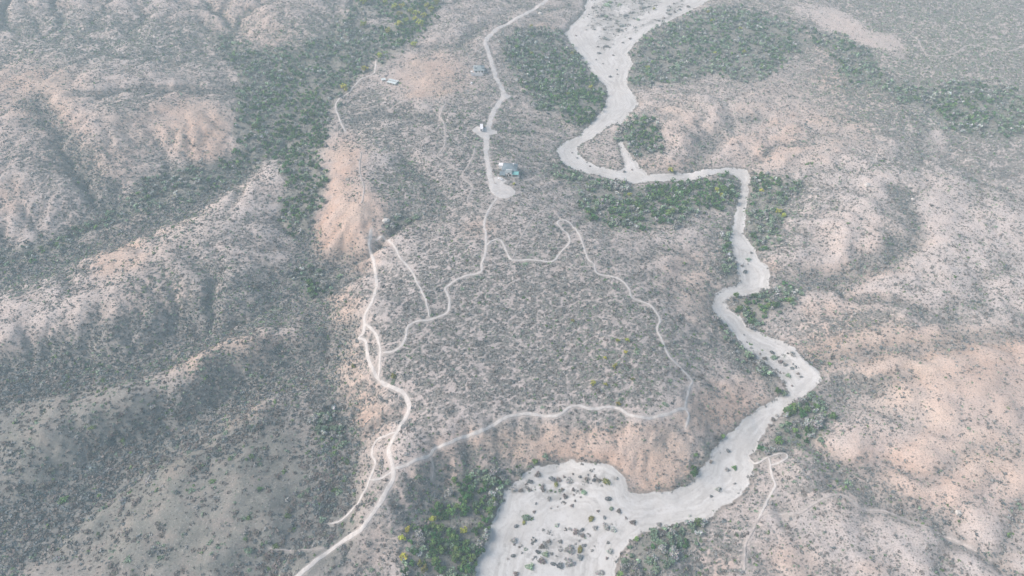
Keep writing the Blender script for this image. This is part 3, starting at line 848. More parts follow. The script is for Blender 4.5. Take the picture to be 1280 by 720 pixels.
def bush_points(n, r, h, rng):
    d = rng.normal(size=(n, 3)); d[:, 2] = np.abs(d[:, 2]); d /= np.linalg.norm(d, axis=1)[:, None]
    q = rng.uniform(.35, 1.0, n) ** .7
    p = d * q[:, None]
    w = 1 + .3 * np.sin(np.arctan2(d[:, 1], d[:, 0]) * rng.integers(2, 4) + rng.uniform(0, 6))
    p[:, :2] *= w[:, None]
    return p * np.array([r, r, h]) + np.array([0, 0, .1]), .7 + .5 * p[:, 2] + rng.uniform(-.15, .15, n)  # second value: top light and low shade painted into the leaves


COLS = {'dark green': (0.069, 0.158, 0.048), 'mid green': (0.125, 0.207, 0.064), 'grey green': (0.226, 0.310, 0.210), 'bare grey': (0.291, 0.292, 0.278), 'pale grey': (0.388, 0.413, 0.388),
        'yellow': (0.40, 0.41, 0.065), 'olive': (0.237, 0.237, 0.069), 'brown': (0.214, 0.188, 0.171), 'slate': (0.164, 0.186, 0.193)}


def tube(P0, P1, r0, r1, n=6):
    P0, P1 = np.array(P0, float), np.array(P1, float)
    d = (P1 - P0) / np.linalg.norm(P1 - P0); a = np.cross(d, (.3, .9, .2)); a /= np.linalg.norm(a); b = np.cross(d, a)
    t = np.arange(n) / n * 2 * PI
    ring = np.cos(t)[:, None] * a + np.sin(t)[:, None] * b
    return np.vstack([P0 + ring * r0, P1 + ring * r1]), np.array([(i, (i + 1) % n, n + (i + 1) % n, n + i) for i in range(n)])


def trunk_mesh(h, r, rng):
    Vv, Ff, c = [], [], 0
    lean = rng.uniform(-.3, .3, 2)
    top = np.array([lean[0], lean[1], h * .42])
    segs = [((0, 0, -.4), top, .2, .14)]
    for k in range(5):
        a = k / 5 * 2 * PI + rng.uniform(-.4, .4)
        q = rng.uniform(.45, .7)
        segs.append((top, (lean[0] + math.cos(a) * r * q, lean[1] + math.sin(a) * r * q, h * rng.uniform(.6, .85)), .12, .04))
    for s in segs:
        v, f = tube(*s); Vv.append(v); Ff.append(f + c); c += len(v)
    return mesh_from('trunk', np.vstack(Vv), np.vstack(Ff), True)


TREE_KIND = ['dark green', 'dark green', 'mid green', 'mid green', 'grey green', 'grey green', 'bare grey', 'pale grey']
rng = np.random.default_rng(5)
PROTO = []        # (kind, crown mesh, trunk mesh, radius)
for k, kd in enumerate(TREE_KIND + ['yellow', 'yellow', 'olive']):
    r, h = 2.6, 4.6
    n = 330 if 'grey' not in kd else 260
    p, br = crown_points(n, r, h, rng, 8 + k % 4)
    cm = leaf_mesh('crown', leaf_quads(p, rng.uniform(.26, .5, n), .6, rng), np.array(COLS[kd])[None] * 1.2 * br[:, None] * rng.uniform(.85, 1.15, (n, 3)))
    cm.materials.append(M_LEAF)
    tm = trunk_mesh(h, r, rng); tm.materials.append(M_BARK)
    PROTO.append((kd, cm, tm))


def place_tree(name, kind_ix, loc, sc, sz, label, cat, group):
    kd, cm, tm = PROTO[kind_ix]
    o = bpy.data.objects.new(name, None); C.objects.link(o)
    o.location = loc; o.rotation_euler = (0, 0, random.uniform(0, 2 * PI)); o.scale = (sc, sc, sz)
    tag(o, label, cat, group)
    for nm, mm in (('crown', cm), ('trunk', tm)):
        c = bpy.data.objects.new(nm, mm); C.objects.link(c); c.parent = o
    return o


VISM = 30.0


def in_view(x, y, z, m=VISM):
    px, py = to_px(x, y, z)
    return (px > -m) & (px < 1280 + m) & (py > -m) & (py < 720 + m)


# --- candidate sites on a jittered lattice, wide enough for a camera a step to the side
def lattice(step, rng):
    a = np.arange(-840, 840, step); b = np.arange(80, 1120, step)
    gx, gy = np.meshgrid(a, b)
    gx = gx.ravel() + rng.uniform(-.55, .55, gx.size) * step; gy = gy.ravel() + rng.uniform(-.55, .55, gy.size) * step
    z = height(gx, gy)
    px, py = to_px(gx, gy, z)
    k = (px > -150) & (px < 1430) & (py > -60) & (py < 860)
    return gx[k], gy[k], z[k], px[k], py[k]


YELLOW = [(510,28),(530,22),(482,6),(500,20),(545,6),(455,5),(495,12),(503,10),(513,18),(521,20),(535,10),(539,14),(520,27),(525,33),(500,34),(455,33),(487,42),(518,58),(474,73),(457,89),(430,114),
 (664,68),(715,69),(710,119),(739,111),(809,86),(894,68),(930,67),(889,27),(925,37),(817,12),(885,17),(664,35),
 (787,245),(895,240),(902,246),(952,240),(838,215),(978,271),(973,266),(643,231),
 (772,427),(784,427),(782,441),(756,449),(770,457),(767,460),(741,480),(757,482),(791,475),(773,506),(716,402),
 (541,649),(580,664),(503,675),(505,698),(511,663),(531,712),(525,705),(442,459),(492,472)]
yx, yy, yz = ground_at([p[0] for p in YELLOW], [p[1] for p in YELLOW])

hx_ = {k: np.array([at(*p, 8) for p in v]) for k, v in THICKETS.items()}
names = list(THICKETS)
tx, ty, tz, tpx, tpy = lattice(3.5, rng)
thv = bil(THG, xs, ys, tx, ty)
tid = THICK_ID.reshape(NY, NX)[np.clip(np.searchsorted(ys, ty), 0, NY - 1), np.clip(np.searchsorted(xs, tx), 0, NX - 1)]
dens = np.array([0] + [TREE_DENS[n] for n in names])[tid] * thv
clump = fbm(tx / 22, ty / 22, 91, 3)
dens = dens * 1.15 * np.clip(.85 + 1.15 * clump, .03, 1.2)
ok = (rng.uniform(0, 1, len(tx)) < dens) & (bil(WSG, xs, ys, tx, ty) > rng.uniform(-1.2, 1.5, len(tx))) & (bil(TDG, xs, ys, tx, ty) > 1.5)
ok &= np.min((tx[:, None] - yx[None]) ** 2 + (ty[:, None] - yy[None]) ** 2, axis=1) > 9
tx, ty, tz, tpx, tpy, tid, tcl = tx[ok], ty[ok], tz[ok], tpx[ok], tpy[ok], tid[ok], clump[ok]
tsc = rng.uniform(.55, 1.15, len(tx)) * rng.choice([1, 1, 1, .75, 1.25], len(tx))
# which kind: lush patches and bare patches inside the thickets
LUSH = [(520,30,60,40,-40,.5),(560,665,70,70,0,.45),(700,110,50,50,0,.25),(370,150,60,130,0,.2),(370,200,40,120,0,.5),(380,150,30,40,0,.4),(735,130,26,30,0,1.0),(860,245,60,22,0,.9),(760,270,60,18,0,.6),(805,165,16,20,0,.8),(560,640,40,50,0,.9),(590,690,20,40,0,.8),(965,230,26,10,0,.9),
 (945,385,20,20,0,.9),(1000,530,22,24,0,.7),(900,50,80,30,0,.3),(1020,70,40,20,0,.4),(1210,140,40,20,0,.6),(690,90,30,30,0,.2),(300,160,20,40,0,.4),(285,200,20,20,0,.7),(870,590,20,20,0,.8),(520,60,40,40,0,.3),(540,15,30,30,0,.5)]
lush = blobs(tpx, tpy, LUSH, .10) + .45 * fbm(tx / 14, ty / 14, 95, 2)
u = rng.uniform(0, 1, len(tx))
tk = np.where(u < np.clip(lush, .05, .85), rng.integers(0, 4, len(tx)), rng.choice([4, 5, 5, 6, 6, 7], len(tx)))
vis = in_view(tx, ty, tz, 0)
dist = np.sqrt(tx ** 2 + ty ** 2 + (tz - CAM_H) ** 2)
order = np.argsort(np.where(vis, dist / tsc, 1e9))
IND = order[:300]
TREE_PLACE = {'valley': 'in the wooded side valley left of the mesa', 'upper bank': 'in the thicket between dirt road and upper riverbed', 'upper right': 'in the belt of trees right of the upper riverbed',
 'side channel': 'in the clump beside the narrow side channel', 'bend': 'in the thicket inside the right-angled riverbed bend', 'bend left': 'on the outer bank by the upper riverbed curve',
 'right of channel': 'in the thicket right of the straight narrow channel', 'channel island': 'in the clump right of the small riverbed hook', 'inner bank': 'along the foot of the mesa beside the riverbed sweep',
 'left channel bank': 'along the left bank of the straight narrow channel', 'outer bank': 'in the thicket below the sharp right riverbed bend', 'foreground': 'in the foreground thicket left of the wide riverbed',
 'rim foot': 'at the foot of the peach bluff above the sandbars', 'lower bank': 'in the foreground thicket right of the wide riverbed', 'gully head': 'in the gully head left of the mesa',
 'gully': 'in the deep gully left of the mesa', 'hollow': 'in the mesa hollow by the white outcrop', 'bluff foot': 'along the foot of the right-hand peach bluff'}
GROUPN = {k: 'trees ' + v for k, v in TREE_PLACE.items()}
SHAPE = {0: 'leafy', 1: 'dense', 2: 'leafy', 3: 'spreading', 4: 'sparse', 5: 'thin-leaved', 6: 'leafless', 7: 'silvery leafless'}
for i in IND:
    nm = names[tid[i] - 1]; kd = PROTO[tk[i]][0]
    size = 'large' if tsc[i] > 1.0 else ('small' if tsc[i] < .7 else 'middling')
    lab = f'{size} {kd} {SHAPE[int(tk[i])]} tree {TREE_PLACE[nm]}'
    place_tree('thicket_tree', int(tk[i]), (tx[i], ty[i], tz[i] - .15), tsc[i], tsc[i] * rng.uniform(.8, 1.1), lab, 'tree', GROUPN[nm])

rest = order[300:]
Vt, Ct = [], []
for i in rest:
    far_ = dist[i] > 560
    n = 60 if far_ else 110
    p, br = crown_points(n, 2.6 * tsc[i], 4.4 * tsc[i], rng, 6)
    p += np.array([tx[i], ty[i], tz[i] - .2])
    Vt.append(leaf_quads(p, rng.uniform(.5, .9, n) if far_ else rng.uniform(.4, .72, n), .6, rng))
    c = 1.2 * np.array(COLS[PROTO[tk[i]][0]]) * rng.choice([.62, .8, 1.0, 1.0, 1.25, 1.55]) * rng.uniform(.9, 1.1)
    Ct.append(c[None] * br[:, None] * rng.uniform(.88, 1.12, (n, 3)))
if Vt:
    link('woodland', leaf_mesh('woodland', np.vstack(Vt), np.vstack(Ct)), M_SCRUB, kind='stuff', label='dense mass of green and grey desert trees filling valleys and river banks', cat='woodland')
print('trees', len(tx), len(IND))

# flowering trees
def yellow_place(px, py):
    if px < 550 and py < 130: return 'in the wooded valley at the top left of the mesa' if py > 50 else 'around the pale clearing at the head of the valley'
    if py < 130: return 'in the thicket between dirt road and upper riverbed' if px < 760 else 'in the tree belt right of the upper riverbed'
    if py < 300: return 'beside the riverbed bend thickets' if px > 700 else 'beside the grey roofed house'
    if px > 700: return 'in the middle of the scrubby mesa top'
    if py > 600: return 'in the foreground thicket left of the wide riverbed'
    return 'by the left mesa rim path'


for k, (p, a, b, c) in enumerate(zip(YELLOW, yx, yy, yz)):
    kd = 10 if p in ((531,712),(525,705),(492,472),(442,459),(791,475),(773,506),(716,402)) else 8 + k % 2
    pl = yellow_place(*p); s = random.uniform(1.6, 2.2) if p[1] < 130 and p[0] < 560 else random.uniform(.9, 1.25) if p[1] < 300 else random.uniform(.7, 1.05)
    if p[0] > 700 and p[1] > 390: s *= .8
    if p == (643, 231): s *= .6
    place_tree('flowering_tree', kd, (a, b, c - .15), s, s * .9, ('dull olive tree ' if kd == 10 else 'bright yellow flowering tree ') + pl, 'tree', 'yellow trees ' + pl)

# --- bushes standing free on the sand (survey: px, py, radius px, colour)
BUSH = []
def tile(x0, y0, lst):
    for t in lst:
        BUSH.append((x0 + t[0] / 4, y0 + t[1] / 4, t[2] / 4, t[3] if len(t) > 3 else None))


tile(640, 540, [(130,215,20),(90,250,18),(45,295,14),(10,290,14),(150,280,16),(200,236,20),(232,240,16),(220,265,18,'olive'),(252,290,12),(216,300,7,'mid green'),(265,325,18),(285,245,22),(305,210,8),(340,225,12),(370,235,12),
 (360,305,20,'grey green'),(305,290,12),(410,240,12),(432,245,16),(470,250,25,'olive'),(185,335,12,'bare grey'),(480,335,18),(300,370,12),(195,382,6),(228,375,5),(120,358,7),(430,397,10),(495,385,14,'grey green'),(533,397,14),
 (462,428,10),(395,435,22,'olive'),(415,480,15),(470,475,20,'bare grey'),(505,490,16,'pale grey'),(605,455,18),(70,430,22,'grey green'),(60,455,14,'olive'),(20,472,14),(110,400,9),(225,465,12,'pale grey'),(320,500,20),(350,490,12),(355,522,14),(335,545,8),
 (290,487,12,'bare grey'),(10,545,20,'bare grey'),(185,550,14),(240,550,16),(150,575,18),(128,600,14),(168,612,18,'grey green'),(197,610,12),(150,645,22),(290,590,26,'bare grey'),(340,590,20,'olive'),(360,568,10,'slate'),(340,628,17,'slate'),(205,660,14),
 (240,670,20,'slate'),(290,655,30,'bare grey'),(90,675,26,'grey green'),(5,620,14,'slate'),(20,710,16),(490,600,18,'pale grey'),(475,632,10),(480,555,10,'bare grey'),(440,705,20,'bare grey'),(735,465,14),(995,322,9,'slate'),(1030,290,16,'pale grey'),(1042,283,8),
 (1075,190,15,'bare grey'),(1112,180,14,'dark green'),(1080,95,12),(995,150,14),(888,420,9,'pale grey'),(390,520,6),(380,215,8),(260,225,10),(155,265,10),(315,345,7)])
N_LOW = len(BUSH)
tile(640, 0, [(435,268,11,'slate'),(430,235,8),(490,385,9,'slate'),(527,372,6),(525,350,6),(505,278,7),(470,235,18,'bare grey'),(465,195,18,'pale grey'),(540,25,12,'grey green'),(460,150,10),(372,150,6),(320,180,6),(630,100,14,'grey green'),(590,195,8),(555,215,7),
 (880,35,12),(840,50,9),(815,62,8),(790,75,7),(760,92,8),(735,105,7),(475,30,22,'grey green'),(490,15,16,'mid green'),(440,80,20,'bare grey'),(470,85,14,'grey green'),(405,40,12),(650,40,20,'bare grey'),(600,65,16,'bare grey'),(570,80,14),(550,130,18,'pale grey'),(530,150,14,'bare grey'),(420,300,6),(455,320,5)])
tile(640, 180, [(390,112,8),(325,70,7),(300,45,6),(435,160,8),(520,175,8),(560,140,10),(600,130,7),(1165,640,13),(1182,580,15,'grey green'),(1195,545,10),(1150,610,10)])
tile(960, 360, [(30,350,22,'grey green'),(60,370,16),(85,385,14),(150,430,11),(165,445,8),(100,440,16,'grey green'),(75,470,14),(120,490,8),(20,325,14),(25,660,14),(45,640,10),(10,690,12)])
tile(640, 360, [(1160,235,6),(1240,330,8),(1210,340,16,'bare grey'),(1265,355,14),(1080,60,8),(1100,80,10,'bare grey'),(1195,300,9)])
bx_, by_, bz_ = ground_at([b[0] for b in BUSH], [b[1] for b in BUSH])
BPROTO = {}
for kd in ('brown', 'slate', 'bare grey', 'pale grey', 'grey green', 'olive', 'mid green', 'dark green'):
    BPROTO[kd] = []
    for v in range(2):
        n = 170
        p, br = bush_points(n, 1.0, .95, rng)
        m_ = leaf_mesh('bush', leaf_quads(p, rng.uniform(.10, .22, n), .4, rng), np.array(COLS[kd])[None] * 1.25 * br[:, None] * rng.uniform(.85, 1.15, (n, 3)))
        m_.materials.append(M_LEAF); BPROTO[kd].append(m_)
LOOK = {'brown': 'dark brown twiggy', 'slate': 'dark slate grey round', 'bare grey': 'ash grey leafless', 'pale grey': 'faint pale grey', 'grey green': 'dusty grey-green', 'olive': 'olive yellow-green', 'mid green': 'fresh green', 'dark green': 'dark green'}


def bush_place(k, px, py):
    if k < N_LOW:
        if px > 880: return 'alone on the smooth sand below the right bluff'
        if px > 775: return 'at the right edge of the wide sandy bed'
        if py < 622: return 'on the upper sandbar under the peach bluff'
        if py < 655: return 'scattered across the middle of the wide sandy bed' if px > 665 else 'near the left edge of the wide sandy bed'
        return 'in the lowest bush cluster of the wide sandy bed' if px < 740 else 'at the lower right of the wide sandy bed'
    if py < 120: return 'in the braided sand at the top of the riverbed'
    if py < 240: return 'on the sand of the upper riverbed curve'
    if py < 360: return 'on the sand at the foot of the straight channel'
    return 'on the sand of the sharp right riverbed bend'


for k, (b, a, c, d) in enumerate(zip(BUSH, bx_, by_, bz_)):
    dd = math.sqrt(a * a + c * c + (d - CAM_H) ** 2)
    r = b[2] * dd / FPX * .82
    kd = b[3] or ('brown', 'slate', 'brown', 'bare grey')[k % 4]
    pl = bush_place(k, b[0], b[1])
    o = bpy.data.objects.new('sandbar_bush', BPROTO[kd][k % 2]); C.objects.link(o)
    o.location = (a, c, d - .05); s = r * random.uniform(.9, 1.1); o.scale = (s, s * random.uniform(.8, 1.1), min(s, 1.2 + s * .35)); o.rotation_euler = (0, 0, random.uniform(0, 6.28))
    sz_ = 'large' if r > 2.2 else ('small' if r < 1.1 else 'medium')
    tag(o, f'{sz_} {LOOK[kd]} bush {pl}', 'bush', 'bushes ' + pl)

# --- desert scrub everywhere
def scrub_mesh(x, y, z, r, h, col, K, qs, rng):
    n = len(x)
    d = rng.normal(size=(n, K, 3)); d[..., 2] = np.abs(d[..., 2]); d /= np.linalg.norm(d, axis=2)[..., None]
    p = d * (rng.uniform(.3, 1.0, (n, K, 1)) ** .7)
    th = np.arctan2(d[..., 1], d[..., 0])
    w = 1 + .35 * np.sin(th * 2 + rng.uniform(0, 6.3, (n, 1))) * rng.uniform(0, 1, (n, 1))
    p[..., :2] *= w[..., None]
    br = .66 + .5 * p[..., 2] + rng.uniform(-.14, .14, (n, K))  # height shading painted into the scrub colour, plus random variation
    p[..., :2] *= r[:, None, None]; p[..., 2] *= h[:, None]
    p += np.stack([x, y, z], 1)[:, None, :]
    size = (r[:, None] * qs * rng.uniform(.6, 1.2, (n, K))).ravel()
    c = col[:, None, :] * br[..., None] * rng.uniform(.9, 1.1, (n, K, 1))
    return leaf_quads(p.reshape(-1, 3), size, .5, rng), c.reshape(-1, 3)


sx, sy, sz, spx, spy = lattice(1.45, rng)
cov = bil(COG, xs, ys, sx, sy); crs = bil(CRG, xs, ys, sx, sy); gs = bil(GSG, xs, ys, sx, sy); gre = bil(GRG, xs, ys, sx, sy); th = bil(THG, xs, ys, sx, sy)
gap = gap_field(sx, sy)
patch = fbm(sx / 40, sy / 40, 105, 3)
p_ = np.clip((cov - .1) * 1.75 + .35 * patch, .05, 1.0) * (.07 + .93 * gap) + .5 * np.clip(crs, 0, 1)
p_ = np.where(th > .5, p_ * .75 + .1, p_)
p_ = p_ * (1 - .5 * gs) 
ok = rng.uniform(0, 1, len(sx)) < p_
brv = bil(BAR.reshape(NY, NX), xs, ys, sx, sy); wsv = bil(WSG, xs, ys, sx, sy)
onbar = (wsv < 1) & (rng.uniform(0, 1, len(sx)) < np.clip(brv * 1.3, 0, .8) * (fbm(sx / 8, sy / 8, 121, 2) > .05))
ok &= ((wsv > rng.uniform(-1.6, 1.2, len(sx))) | onbar) & (bil(TDG, xs, ys, sx, sy) > .9)
PADC = [B for B in PADS]
for B in PADC:
    ok &= poly_sdf(sx, sy, B) > .8
HOUSE_PX = [(598,90,13),(603,162,6),(636,214,14),(490,103,13),(624,222,5),(589,105,3)]
for hxp, hyp, hr in HOUSE_PX:
    gx, gy, gz = ground_at(hxp, hyp)
    ok &= (sx - gx[0]) ** 2 + (sy - gy[0]) ** 2 > (hr * .62) ** 2
sx, sy, sz, spx, spy, gre, crs, gs, patch, wsv = [v[ok] for v in (sx, sy, sz, spx, spy, gre, crs, gs, patch, wsv)]
sr = (rng.gamma(3.2, .16, len(sx)) + .26).clip(.35, 2.3) * (1 + .55 * gs) * (1 + .15 * np.clip(crs, 0, 1)) * np.where(wsv < -1.5, 1.35, 1.0)
kind = rng.uniform(0, 1, len(sx))
pg = np.clip(gre * .75 + .35 * np.clip(crs, 0, 1) * .6 + .15 * patch, .03, .85)
col = np.where((kind < pg * .35)[:, None], np.array([COLS['mid green']]), np.where((kind < pg)[:, None], np.array([COLS['grey green']]), np.array([COLS['bare grey']])))
dk = rng.uniform(0, 1, len(sx))
col = np.where((dk < .2 + .3 * gs)[:, None], np.array([COLS['brown']]), col)
col = np.where((dk > .93 - .35 * np.clip(crs, 0, 1))[:, None], np.array([COLS['slate']]), col)
col = col * rng.uniform(.78, 1.25, (len(sx), 1)) * 1.03
sh = sr * rng.uniform(.45, .8, len(sx))
svis = in_view(sx, sy, sz, 0)
sd = np.sqrt(sx ** 2 + sy ** 2 + (sz - CAM_H) ** 2)
so = np.argsort(np.where(svis & (bil(THG, xs, ys, sx, sy) < .3) & (wsv > .5), sd / sr, 1e9))
SIND = so[:300]
SPROTO = {}
for kd in ('bare grey', 'grey green', 'mid green', 'brown', 'slate'):
    SPROTO[kd] = []
    for v in range(3):
        n = 120
        p, br = bush_points(n, 1.0, .8, rng)
        m_ = leaf_mesh('shrub', leaf_quads(p, rng.uniform(.10, .24, n), .4, rng), np.array(COLS[kd])[None] * br[:, None] * rng.uniform(.85, 1.15, (n, 3)))
        m_.materials.append(M_LEAF); SPROTO[kd].append(m_)
SLOOK = {'bare grey': 'ash grey leafless', 'grey green': 'dusty grey-green', 'mid green': 'fresh green', 'brown': 'dark brown twiggy', 'slate': 'dark slate grey'}


def shrub_place(px, py):
    if px < 140: return 'on the olive slope in the lower left corner'
    if px < 250: return 'on the olive slope left of the faint track'
    if px < 345: return 'on the grassy spur left of the deep gully'
    if px < 425: return 'in or beside the gully below the wide footpath'
    if px < 500: return 'beside the wide footpath at the bottom edge'
    if px < 600: return 'on the slope between footpath and foreground thicket'
    if px < 800: return 'on the foot of the bluff by the wide riverbed'
    if px < 960: return 'on the bank right of the wide riverbed'
    if px < 1110: return 'on the pale slope crossed by the faint right-hand path'
    return 'on the pale hillside in the lower right corner'


for i in SIND:
    k_, d_ = kind[i], dk[i]
    kd = 'brown' if d_ < .2 + .3 * gs[i] else 'slate' if d_ > .93 - .35 * min(1, max(0, crs[i])) else 'mid green' if k_ < pg[i] * .35 else 'grey green' if k_ < pg[i] else 'bare grey'
    pl = shrub_place(spx[i], spy[i])
    o = bpy.data.objects.new('desert_shrub', SPROTO[kd][i % 3]); C.objects.link(o)
    o.location = (sx[i], sy[i], sz[i] - .05); o.scale = (sr[i], sr[i] * random.uniform(.8, 1.15), sh[i] * 1.1); o.rotation_euler = (0, 0, random.uniform(0, 6.28))
    tag(o, f"{'broad' if sr[i] > 2.0 else 'rounded'} {SLOOK[kd]} shrub {pl}", 'shrub', 'shrubs ' + pl)
rem = so[300:]
near = sd[rem] < 520
parts = []
for sel, K, qs in ((rem[near], 22, .36), (rem[~near & (sd[rem] < 760)], 13, .48), (rem[sd[rem] >= 760], 6, .6)):
    if len(sel):
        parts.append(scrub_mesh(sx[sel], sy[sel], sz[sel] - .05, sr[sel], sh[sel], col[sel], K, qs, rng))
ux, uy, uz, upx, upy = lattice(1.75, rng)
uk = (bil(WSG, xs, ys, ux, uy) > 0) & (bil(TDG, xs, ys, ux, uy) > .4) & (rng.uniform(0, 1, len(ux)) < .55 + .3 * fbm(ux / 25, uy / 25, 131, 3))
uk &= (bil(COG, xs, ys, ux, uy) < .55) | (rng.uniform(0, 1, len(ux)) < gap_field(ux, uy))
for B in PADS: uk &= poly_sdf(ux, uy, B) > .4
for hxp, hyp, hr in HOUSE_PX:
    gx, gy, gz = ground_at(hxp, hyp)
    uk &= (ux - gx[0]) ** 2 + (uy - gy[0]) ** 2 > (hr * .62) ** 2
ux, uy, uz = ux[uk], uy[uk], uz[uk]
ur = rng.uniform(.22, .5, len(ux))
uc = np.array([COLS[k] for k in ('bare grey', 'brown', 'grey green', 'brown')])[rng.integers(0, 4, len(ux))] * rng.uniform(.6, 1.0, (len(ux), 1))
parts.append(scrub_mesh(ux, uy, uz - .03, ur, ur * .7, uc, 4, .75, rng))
link('scrub', leaf_mesh('scrub', np.vstack([a for a, b in parts]), np.vstack([b for a, b in parts])), M_SCRUB, kind='stuff',
     label='low grey and green desert scrub covering hills and mesa', cat='scrub')
print('scrub', len(sx))

# ------------------------------------------------------------------ houses and what stands by the road
import bmesh
M_WHITE = flat_material('white_plaster', (.86, .85, .83), .8, .05, .6)
M_ROOF = flat_material('slate_roofing', (.20, .25, .28), .7, .22, .8)
M_ROOFG = flat_material('weathered_roofing', (.30, .35, .36), .7, .2, .8)
M_TIN = flat_material('pale_tin', (.62, .70, .69), .5, .14, .7)
M_TEAL = flat_material('teal_canvas', (.22, .52, .50), .8, .14, .9)
M_GLASS = flat_material('dark_glass', (.03, .045, .05), .15, .2, 1.0)
M_WOOD = flat_material('brown_timber', (.16, .10, .065), .8, .25, 2.0)
M_PAINT = flat_material('white_paint', (.82, .83, .84), .35, .03, 2.0)
M_RUBBER = flat_material('tyre_rubber', (.03, .03, .03), .9, .2, 3.0)
M_CONC = flat_material('bare_concrete', (.42, .41, .39), .9, .15, .8)
M_ROCK = flat_material('pale_rock', (.58, .555, .51), .9, .2, .5)


def bx(bm, x0, x1, y0, y1, z0, z1, bev=0.0):
    r = bmesh.ops.create_cube(bm, size=1)
    for v in r['verts']:
        v.co = Vector(((x0 + x1) / 2 + v.co.x * (x1 - x0), (y0 + y1) / 2 + v.co.y * (y1 - y0), (z0 + z1) / 2 + v.co.z * (z1 - z0)))
    if bev:
        es = list({e for v in r['verts'] for e in v.link_edges})
        bmesh.ops.bevel(bm, geom=es, offset=bev, segments=2, affect='EDGES', profile=.6)


def hip(bm, x0, x1, y0, y1, z, rise, over=.5, ridge=.5, th=.18):
    """hipped roof slab: eaves ring with thickness and a ridge"""
    x0 -= over; x1 += over; y0 -= over; y1 += over
    cx, cy_ = (x0 + x1) / 2, (y0 + y1) / 2
    if x1 - x0 >= y1 - y0: r0, r1 = (x0 + (y1 - y0) * ridge, cy_), (x1 - (y1 - y0) * ridge, cy_)
    else: r0, r1 = (cx, y0 + (x1 - x0) * ridge), (cx, y1 - (x1 - x0) * ridge)
    lo = [bm.verts.new((a, b, z)) for a, b in ((x0, y0), (x1, y0), (x1, y1), (x0, y1))]
    hi_ = [bm.verts.new((v.co.x, v.co.y, z + th)) for v in lo]
    R = [bm.verts.new((*r0, z + th + rise)), bm.verts.new((*r1, z + th + rise))]
    bm.faces.new(lo[::-1])
    for i in range(4): bm.faces.new((lo[i], lo[(i + 1) % 4], hi_[(i + 1) % 4], hi_[i]))
    if x1 - x0 >= y1 - y0:
        fs = ((hi_[0], hi_[1], R[1], R[0]), (hi_[1], hi_[2], R[1]), (hi_[2], hi_[3], R[0], R[1]), (hi_[3], hi_[0], R[0]))
    else:
        fs = ((hi_[0], hi_[1], R[0]), (hi_[1], hi_[2], R[1], R[0]), (hi_[2], hi_[3], R[1]), (hi_[3], hi_[0], R[0], R[1]))
    for f in fs: bm.faces.new(f)


def cyl(bm, c, r, d, axis='Z', r2=None, seg=16):
    rot = {'Z': Matrix.Identity(4), 'X': Matrix.Rotation(PI / 2, 4, 'Y'), 'Y': Matrix.Rotation(PI / 2, 4, 'X')}[axis]
    bmesh.ops.create_cone(bm, cap_ends=True, segments=seg, radius1=r, radius2=r if r2 is None else r2, depth=d, matrix=Matrix.Translation(c) @ rot)


def part(name, fn, mat, parent, label=None, smooth_=False):
    bm = bmesh.new(); fn(bm)
    for v in bm.verts: v.co *= 1.18 if parent.name.startswith(('grey_roofed', 'hip_roofed')) or (parent.parent and parent.parent.name.startswith(('grey_roofed', 'hip_roofed'))) else 1.0
    bmesh.ops.recalc_face_normals(bm, faces=bm.faces)
    me = bpy.data.meshes.new(name); bm.to_mesh(me); bm.free()
    if smooth_:
        for p in me.polygons: p.use_smooth = True
    return link(name, me, mat, parent, label=label)


def window(parent, x, y, z, w, h, face='front'):
    if face == 'front':
        f = part('window', lambda b: (bx(b, x - w/2 - .1, x + w/2 + .1, y - .10, y - .02, z + h, z + h + .12), bx(b, x - w/2 - .1, x + w/2 + .1, y - .16, y - .02, z - .12, z),
                                      bx(b, x - w/2 - .1, x - w/2, y - .09, y - .02, z, z + h), bx(b, x + w/2, x + w/2 + .1, y - .09, y - .02, z, z + h), bx(b, x - .04, x + .04, y - .085, y - .02, z, z + h)), M_WOOD, parent)
        part('pane', lambda b: bx(b, x - w/2, x + w/2, y - .06, y - .012, z, z + h), M_GLASS, f)
    else:
        s = 1 if face == 'right' else -1
        f = part('window', lambda b: (bx(b, *sorted((x + s*.02, x + s*.10)), y - w/2 - .1, y + w/2 + .1, z + h, z + h + .12), bx(b, *sorted((x + s*.02, x + s*.16)), y - w/2 - .1, y + w/2 + .1, z - .12, z),
                                      bx(b, *sorted((x + s*.02, x + s*.09)), y - .04, y + .04, z, z + h)), M_WOOD, parent)
        part('pane', lambda b: bx(b, *sorted((x + s*.012, x + s*.06)), y - w/2, y + w/2, z, z + h), M_GLASS, f)


def door(parent, x, y, z, w=1.0, h=2.1):
    d = part('door', lambda b: (bx(b, x - w/2, x + w/2, y - .08, y - .012, z, z + h), bx(b, x - w/2 - .12, x + w/2 + .12, y - .12, y - .012, z + h, z + h + .12)), M_WOOD, parent)
    part('handle', lambda b: bx(b, x + w/2 - .18, x + w/2 - .08, y - .16, y - .082, z + .95, z + 1.1), M_TIN, d)


def root_at(name, px, py, label, cat, rz=0.0, group=None, r=5):
    gx, gy, gz = ground_at(px, py)
    ring = [float(height(gx[0] + r * math.cos(a), gy[0] + r * math.sin(a))) for a in np.linspace(0, 6.28, 12)]
    return empty(name, (gx[0], gy[0], (float(gz[0]) + max(ring)) / 2), label, cat, group, rz)


def post_fn(x, y, h, t=.09):
    return lambda b: bx(b, x - t, x + t, y - t, y + t, -1.2, h)


